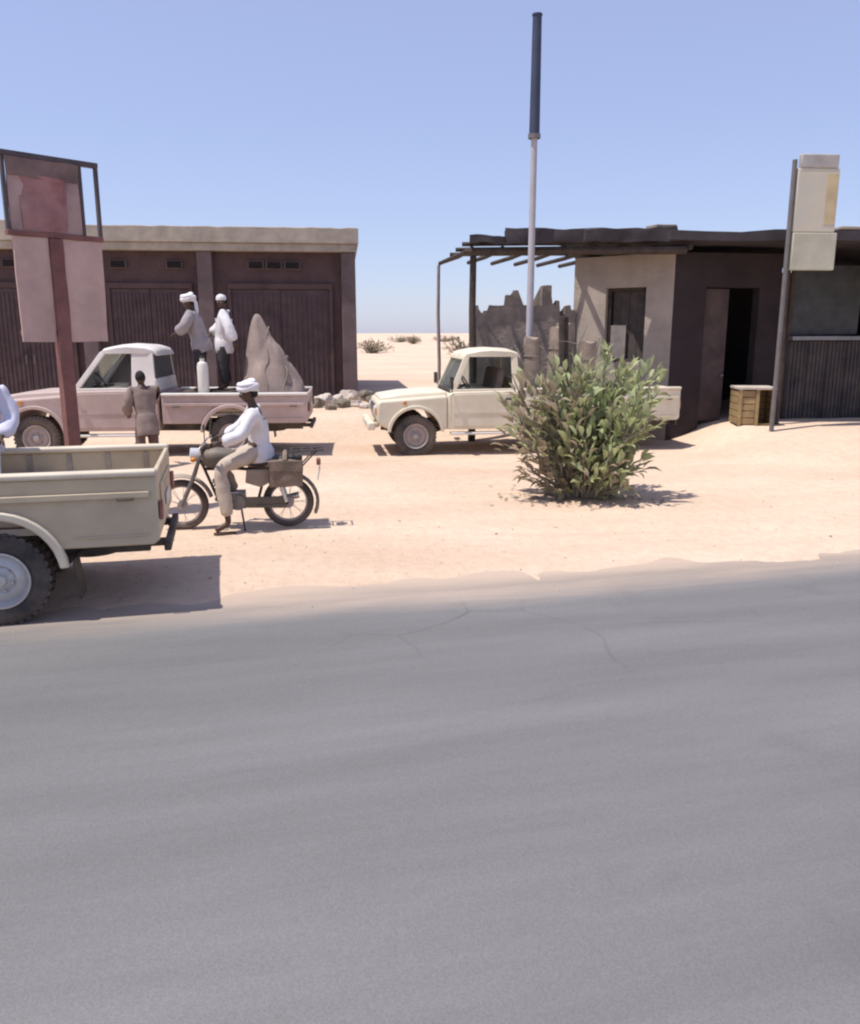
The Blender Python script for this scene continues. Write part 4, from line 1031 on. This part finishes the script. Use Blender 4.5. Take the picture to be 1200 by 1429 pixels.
# white canister
q = inB(-2.86, .66, .803); b = MB(); b.lathe([(0, 0), (.09, 0), (.105, .02), (.105, .86), (.09, .93), (.045, .96), (.045, 1.02), (0, 1.02)], (0, 0, 0), (0, 0, 1), 20)
cn = b.build('canister', pm('white_plastic', (.72, .70, .64), .5, .08, 4, dust=.2)); cn.location = q; tag(cn, 'tall white plastic canister upright in the pink pickup bed', 'canister')
b = MB(); b.lathe([(0, 1.02), (.05, 1.021), (.05, 1.06), (0, 1.06)], (0, 0, 0), (0, 0, 1), 16); b.build('screw_cap', M_BLK, cn)
# canvas covered load at the tail
tailB = -wbB - 1.34
props = [(-3.76, .05, 2.02, .36), (-3.86, -.34, 1.45, .36), (-4.04, .16, 1.52, .36), (-4.26, -.12, 1.12, .34), (-4.42, .25, .72, .28), (-3.84, .42, 1.1, .36)]
NX, NY = 70, 60; xa, xb = tailB + .05, -3.46
verts, faces = [], []
for i in range(NX + 1):
    for j in range(NY + 1):
        x = xa + (xb - xa) * i / NX; y = -.77 + 1.54 * j / NY; e = 0
        acc = 0
        for (cx, cy, h, k) in props:
            dx, dy = x - cx, y - cy; d = math.hypot(dx * (1.0 if dx < 0 else 1.5), dy); an = math.atan2(dy, dx)
            acc += math.exp(6 * (h * math.exp(-(d / k) ** 2.1 * .55) +   .04 * min(1, d * 3) * math.sin(an * 6 + cx * 9 + 2 * noise.noise(Vector((x * 3, y * 3, cx))))))
        z = (math.log(acc) - math.log(len(props))) / 6 + .03 * noise.noise(Vector((x * 6, y * 6, 1)))
        ed = min(i / 5, (NX - i) / 5, j / 4, (NY - j) / 4, 1)
        z = max(.02, z) * ed ** .35 + .03 * (1 - ed)
        verts.append((x, y, .80 + z))
for i in range(NX):
    for j in range(NY): q = i * (NY + 1) + j; faces.append((q, q + NY + 1, q + NY + 2, q + 1))
cv = raw_mesh('canvas_load', verts, faces, CANVAS); cv.location = locB; cv.scale = (scB,) * 3; cv.rotation_euler = (0, 0, rzB); tag(cv, 'tall load under dusty canvas at the tail of the pink pickup', 'load')
cv.modifiers.new('thick', 'SOLIDIFY').thickness = .01
def cz(x, y):
    i = min(NX, max(0, round((x - xa) / (xb - xa) * NX))); j = min(NY, max(0, round((y + .77) / 1.54 * NY))); return verts[i * (NY + 1) + j][2]
for xr in (-3.95, -4.28):
    b = MB(); b.tube([(xr + .03 * math.sin(k), -.74 + 1.48 * k / 30, cz(xr, -.74 + 1.48 * k / 30) + .015) for k in range(31)], .010, 6); b.build('rope', pm('rope', (.3, .24, .18), .9), cv)

# man standing beside the pink pickup
J = stand(1.66, .10, elL=(.10, .30, 1.10), wrL=(.26, .22, .98), elR=(.22, -.28, 1.18), wrR=(.42, -.24, 1.18))
p = at(205, 600, 14.35); p.z = ground_z(p.x, 14.35) + .0
person('bareheaded man in brown standing beside the pink pickup door', J, (.6, -.8, -.2), dict(shirt=pm('dusty_brown_cloth', (.27, .205, .18), .95, .2, 6, .2, 100), trousers=BROWN_C, head='hair', hem=.34, loose=.05), p, PI * .72)

# person sitting on the far side of the tan pickup bed
def inA(x, y, z): return Matrix.Translation(locA) @ Matrix.Rotation(rzA, 4, 'Z') @ Vector((x, y, z))
p = inA(-wbA + .42, -.78, 1.255)
J = dict(pel=(0, 0, .10), ch=(.05, 0, .50), nk=(.09, 0, .63), hd=(.14, 0, .76), shL=(.06, .20, .55), elL=(.10, .30, .30), wrL=(.32, .22, .14), shR=(.06, -.20, .55), elR=(.12, -.29, .30), wrR=(.34, -.18, .16),
         hpL=(.06, .10, .09), knL=(.46, .15, .10), anL=(.50, .16, -.36), toL=(.64, .17, -.43), hpR=(.06, -.10, .09), knR=(.46, -.15, .10), anR=(.50, -.16, -.36), toR=(.64, -.17, -.43))
person('person in pale lavender clothes sitting in the tan pickup bed', J, (1, 0, -.15), dict(shirt=LAV_C, trousers=LAV_C, head='turban', headmat=WHITE_C, hem=.12), p, rzA + PI / 2)

# ------------------------------------------------------------------ bush
M_LEAF = pm('grey_green_leaf', (.50, .52, .28), .6, .25, 1.2, c2=(.31, .36, .17))
M_LEAF2 = pm('dry_olive_leaf', (.43, .36, .25), .8, .25, 1.5, c2=(.28, .23, .16))
M_BARK = pm('pale_bark', (.30, .26, .20), .9, .25, 8, .5, 40)


def leafy(m):
    nt = m.node_tree; b_ = nt.nodes['Principled BSDF']; t_ = nt.nodes.new('ShaderNodeBsdfTranslucent'); x_ = nt.nodes.new('ShaderNodeMixShader'); x_.inputs[0].default_value = .38
    nt.links.new(b_.inputs['Base Color'].links[0].from_socket, t_.inputs['Color']); nt.links.new(b_.outputs[0], x_.inputs[1]); nt.links.new(t_.outputs[0], x_.inputs[2])
    nt.links.new(x_.outputs[0], nt.nodes['Material Output'].inputs['Surface'])


leafy(M_LEAF); leafy(M_LEAF2)


def foliage(seed, stems, leaf_len, dens, dry_fn, spread=.12):
    rnd = random.Random(seed); V_, F_, I_ = [], [], []
    for pts in stems:
        n = len(pts)
        tot = sum((pts[i + 1] - pts[i]).length for i in range(n - 1)); cnt = max(2, int(tot * dens))
        for c in range(cnt):
            t = (.12 + .88 * (c + rnd.random()) / cnt) * (n - 1); i = min(n - 2, int(t)); p = pts[i].lerp(pts[i + 1], t - i)
            ax = (pts[i + 1] - pts[i]).normalized()
            for s in (0, 1):
                a = rnd.random() * 2 * PI; side = ax.orthogonal().normalized(); side = Matrix.Rotation(a + s * PI, 3, ax) @ side
                d = (ax * rnd.uniform(.5, 1.2) + side * rnd.uniform(.35, .8) + Vector((0, 0, rnd.uniform(-.1, .6)))).normalized()
                L_ = leaf_len * rnd.uniform(.55, 1.15); w = L_ * rnd.uniform(.13, .22)
                lt = d.cross(Vector((rnd.gauss(0, .4), rnd.gauss(0, .4), 1))).normalized(); nr = lt.cross(d)
                o = p + side * rnd.uniform(0, spread) ; k = len(V_)
                for u, ww, hh in ((0, .10, 0), (.32, .92, .05), (.66, .85, .04), (1, .04, -.10)):
                    for e in (-1, 0, 1): V_.append(o + d * (u * L_) + lt * (e * ww * w) + nr * (hh * L_ + abs(e) * .10 * L_ * (1 if ww > .5 else 0)))
                mi = 1 if dry_fn(o, rnd) else 0
                for r in range(3):
                    for e in range(2): q = k + r * 3 + e; F_.append((q, q + 1, q + 4, q + 3)); I_.append(mi)
    return V_, F_, I_


def stem_path(rnd, base, tip, n=6, wob=.08):
    out = []
    for i in range(n):
        t = i / (n - 1); p = base.lerp(tip, t); p.z = base.z + (tip.z - base.z) * (t ** .82)
        out.append(p + Vector((rnd.gauss(0, wob), rnd.gauss(0, wob), rnd.gauss(0, wob * .5))) * (1 if 0 < i else .2) * t ** .5)
    return out


bp_ = at(812, 692, 11.75); bz_ = ground_z(bp_.x, 11.75)
bush = empty('bush', (bp_.x, 11.75, bz_)); bush.scale = (1.03, 1.0, .96); tag(bush, 'large grey green leafy bush with dry brown side before the cream pickup', 'bush')
rnd = random.Random(11); stems = []; tubes = MB()
for i in range(54):
    a = 2 * PI * i / 54 * 1.0 + rnd.uniform(-.2, .2); rr_ = rnd.uniform(.2, 1.08)
    hx = rr_ * math.cos(a) * 1.22; hy = rr_ * math.sin(a) * .9
    h = (2.5 - .85 * rr_ ** 1.6) * rnd.uniform(.55, 1.02)
    h *= (.92 if hx > 0 else .88)
    tip = Vector((hx, hy, h)); base = Vector((hx * .12 + rnd.gauss(0, .03), hy * .12, -.03))
    pts = stem_path(rnd, base, tip, 7, .05); stems.append(pts)
    tubes.tube(pts, [.03, .026, .022, .018, .014, .010, .006], 6)
    for j in range(2):
        q = pts[rnd.randint(2, 4)]; tp = q + Vector((rnd.gauss(.0, .24) + hx * .25, rnd.gauss(0, .24), rnd.uniform(.05, .45)))
        sp_ = stem_path(rnd, q, tp, 4, .03); stems.append(sp_); tubes.tube(sp_, [.012, .010, .007, .004], 5)
for i in range(26):
    a = rnd.random() * 2 * PI; rr_ = rnd.uniform(.55, 1.0); tip = Vector((rr_ * math.cos(a) * 1.1, rr_ * math.sin(a) * .8, rnd.uniform(.2, .75)))
    pts = stem_path(rnd, Vector((tip.x * .1, tip.y * .1, -.03)), tip, 6, .04); stems.append(pts); tubes.tube(pts, [.02, .018, .015, .012, .009, .005], 6)
tubes.build('stems', M_BARK, bush)
V_, F_, I_ = foliage(5, stems, .24, 8.5, lambda o, r: r.random() < (.75 if o.x < -.42 else .42 if o.x < -.12 else .14) + (.25 if o.z < .5 else 0))
crown = raw_mesh('foliage', [tuple(v) for v in V_], F_, [M_LEAF, M_LEAF2], bush, mi=I_); tag(crown, kind='stuff')
# dry stalks standing out of the top left of the bush
b = MB()
for (x, y, h, dx) in ((-.75, .2, 2.05, -.05), (-.55, .3, 2.2, .04), (-.38, .15, 2.3, -.08), (-.18, .3, 2.25, .05), (.05, .2, 2.35, .1), (-.9, .1, 1.8, -.15)):
    pts = stem_path(rnd, Vector((x * .25, y * .3, 0)), Vector((x + dx, y, h)), 7, .05); b.tube(pts, [.026, .024, .02, .018, .015, .011, .006], 6)
    for j in range(7):
        q = pts[rnd.randint(3, 6)]; tp = q + Vector((rnd.gauss(0, .14), rnd.gauss(0, .12), rnd.uniform(.05, .28))); b.tube([q, q.lerp(tp, .5) + Vector((.01, 0, .01)), tp], [.007, .005, .003], 4)
b.build('dry_stalks', pm('dry_stalk', (.24, .20, .16), .9, .2, 8), bush)
# leaf litter under it
verts, faces = [], []
for i in range(260):
    a = rnd.random() * 2 * PI; r_ = abs(rnd.gauss(0, .55)); x, y = r_ * math.cos(a) * 1.2, r_ * math.sin(a) * .8; z = ground_z(bp_.x + x, 11.75 + y) - bz_ + .012; a = rnd.random() * 6; L_ = rnd.uniform(.03, .07); k = len(verts)
    for e, f_ in ((0, -1), (.45, 0), (0, 1), (-.45, 0)): verts.append((x + L_ * (f_ * math.cos(a) - e * math.sin(a)), y + L_ * (f_ * math.sin(a) + e * math.cos(a)), z + rnd.uniform(0, .02)))
    faces.append((k, k + 1, k + 2, k + 3))
lo = raw_mesh('leaf_litter', verts, faces, M_LEAF2, bush); tag(lo, kind='stuff')

# bundles of rolled mats standing in the bed of the cream pickup
M_ROLL = pm('rolled_matting', (.33, .27, .22), .95, .25, 4, .5, 50, dust=.3)
def inC(x, y, z): return Matrix.Translation(locC) @ Matrix.Rotation(rzC, 4, 'Z') @ (Vector((x, y, z)) * scC)
for k, (x, y, h, r_, tl) in enumerate(((-2.36, .30, 1.42, .17, .03), (-2.74, .42, 1.62, .19, -.05), (-3.06, .12, 1.70, .16, .04), (-3.34, .40, 1.34, .18, -.04))):
    b = MB(); n_ = 20; rg = []
    for i in range(13):
        t = i / 12; rg.append([(tl * t * h + r_ * (1 + .10 * noise.noise(Vector((math.cos(a), math.sin(a), t * 3 + k))) - .10 * math.exp(-((t - .3) / .03) ** 2) - .10 * math.exp(-((t - .75) / .03) ** 2)) * math.cos(a), r_ * (1 + .10 * noise.noise(Vector((math.cos(a) * 1.5, math.sin(a) * 1.5, t * 3 + k)))) * math.sin(a), h * t + (.03 * math.sin(3 * a) if i == 12 else 0)) for a in [2 * PI * j / n_ for j in range(n_)]])
    b.loft(rg); o = b.build('matting_roll', M_ROLL, ang=60); o.location = inC(x, y, .803); o.rotation_euler = (0, 0, rzC)
    tag(o, 'grey brown roll of matting standing upright in the cream pickup bed', 'matting roll', 'rolls of matting in the cream pickup')
    for zz in (.3, .75):
        b = MB(); b.tube([(tl * zz * h + (r_ * .99) * math.cos(a), (r_ * 1.04) * math.sin(a), h * zz) for a in [2 * PI * j / 20 for j in range(21)]], .012, 6); b.build('tie', MATS['rope'], o)

# far scrub
def shrub(px, Y, w, h, label, seed):
    p = at(px, 500, Y); z = ground_z(p.x, Y); r = random.Random(seed)
    root = empty('shrub', (p.x, Y, z)); tag(root, label, 'shrub', 'scrub on the sand plain'); st_ = []; tb = MB()
    for i in range(16):
        a = r.random() * 2 * PI; rr_ = r.random() ** .5
        pts = stem_path(r, Vector((0, 0, -.05)), Vector((rr_ * w / 2 * math.cos(a), rr_ * w / 2 * math.sin(a), h * (1 - .55 * rr_) * r.uniform(.7, 1))), 5, .06 * h / 2); st_.append(pts); tb.tube(pts, [.05, .04, .03, .02, .01], 5)
    tb.build('stems', M_BARK, root)
    V2, F2, I2 = foliage(seed, st_, .28, 12, lambda o, q: q.random() < .5, .35); c_ = raw_mesh('foliage', [tuple(v) for v in V2], F2, [M_LEAF2, M_BARK], root, mi=I2); tag(c_, kind='stuff')


shrub(518, 75, 4.2, 1.5, 'low thorn shrub between the warehouse and the horizon', 22)
shrub(576, 120, 2.6, 1.5, 'single dark shrub alone on the sand horizon', 23)
shrub(646, 62, 3.2, 1.9, 'thorn shrub behind the left post of the shade roof', 24)
shrub(556, 150, 6, 1.3, 'flat far shrub on the horizon left of the lone dark one', 25)
shrub(620, 150, 7, 1.3, 'flat far shrub on the horizon near the thin bleached pole', 26)

# rubble by the warehouse corner
M_BLOCK = pm('pale_block', (.60, .52, .45), .95, .15, 5, .4, 30)
M_STONE = pm('brown_stone', (.26, .22, .17), .95, .25, 5, .5, 20)
rnd = random.Random(4)
for i, (px, py, Y, s, dark) in enumerate([(452, 572, 22.2, .45, 0), (470, 568, 22.6, .34, 0), (487, 566, 22.8, .50, 0), (510, 552, 23.4, .42, 1), (520, 556, 23.0, .30, 1), (440, 578, 21.6, .36, 1), (478, 580, 21.6, .32, 1), (497, 578, 21.8, .26, 0), (528, 566, 22.4, .24, 0), (462, 584, 21.0, .22, 1), (508, 583, 21.4, .20, 0), (432, 570, 22.0, .40, 0)]):
    p = at(px, py, Y); g = ground_z(p.x, Y); b = MB(); bmesh.ops.create_icosphere(b.bm, subdivisions=3, radius=1)
    for v in b.bm.verts:
        c = v.co; m_ = max(abs(c.x), abs(c.y), abs(c.z)); c = c / (m_ ** .6); k = 1 + .28 * noise.noise(c * 1.3 + Vector((i * 7, 0, 0))) + .1 * noise.noise(c * 4 + Vector((i, 3, 0)))
        v.co = Vector((c.x * .62 * k, c.y * .5 * k, c.z * .42 * k)) * s
    o = b.build('rubble_block', M_STONE if dark else M_BLOCK, ang=25); o.location = (p.x, Y, g + s * .22); o.rotation_euler = (rnd.uniform(-.2, .2), rnd.uniform(-.2, .2), rnd.uniform(0, 3))
    tag(o, 'brown stone lying among rubble by the warehouse corner' if dark else 'pale broken block lying among rubble by the warehouse corner', 'rubble', 'brown stones by the warehouse corner' if dark else 'pale blocks by the warehouse corner')
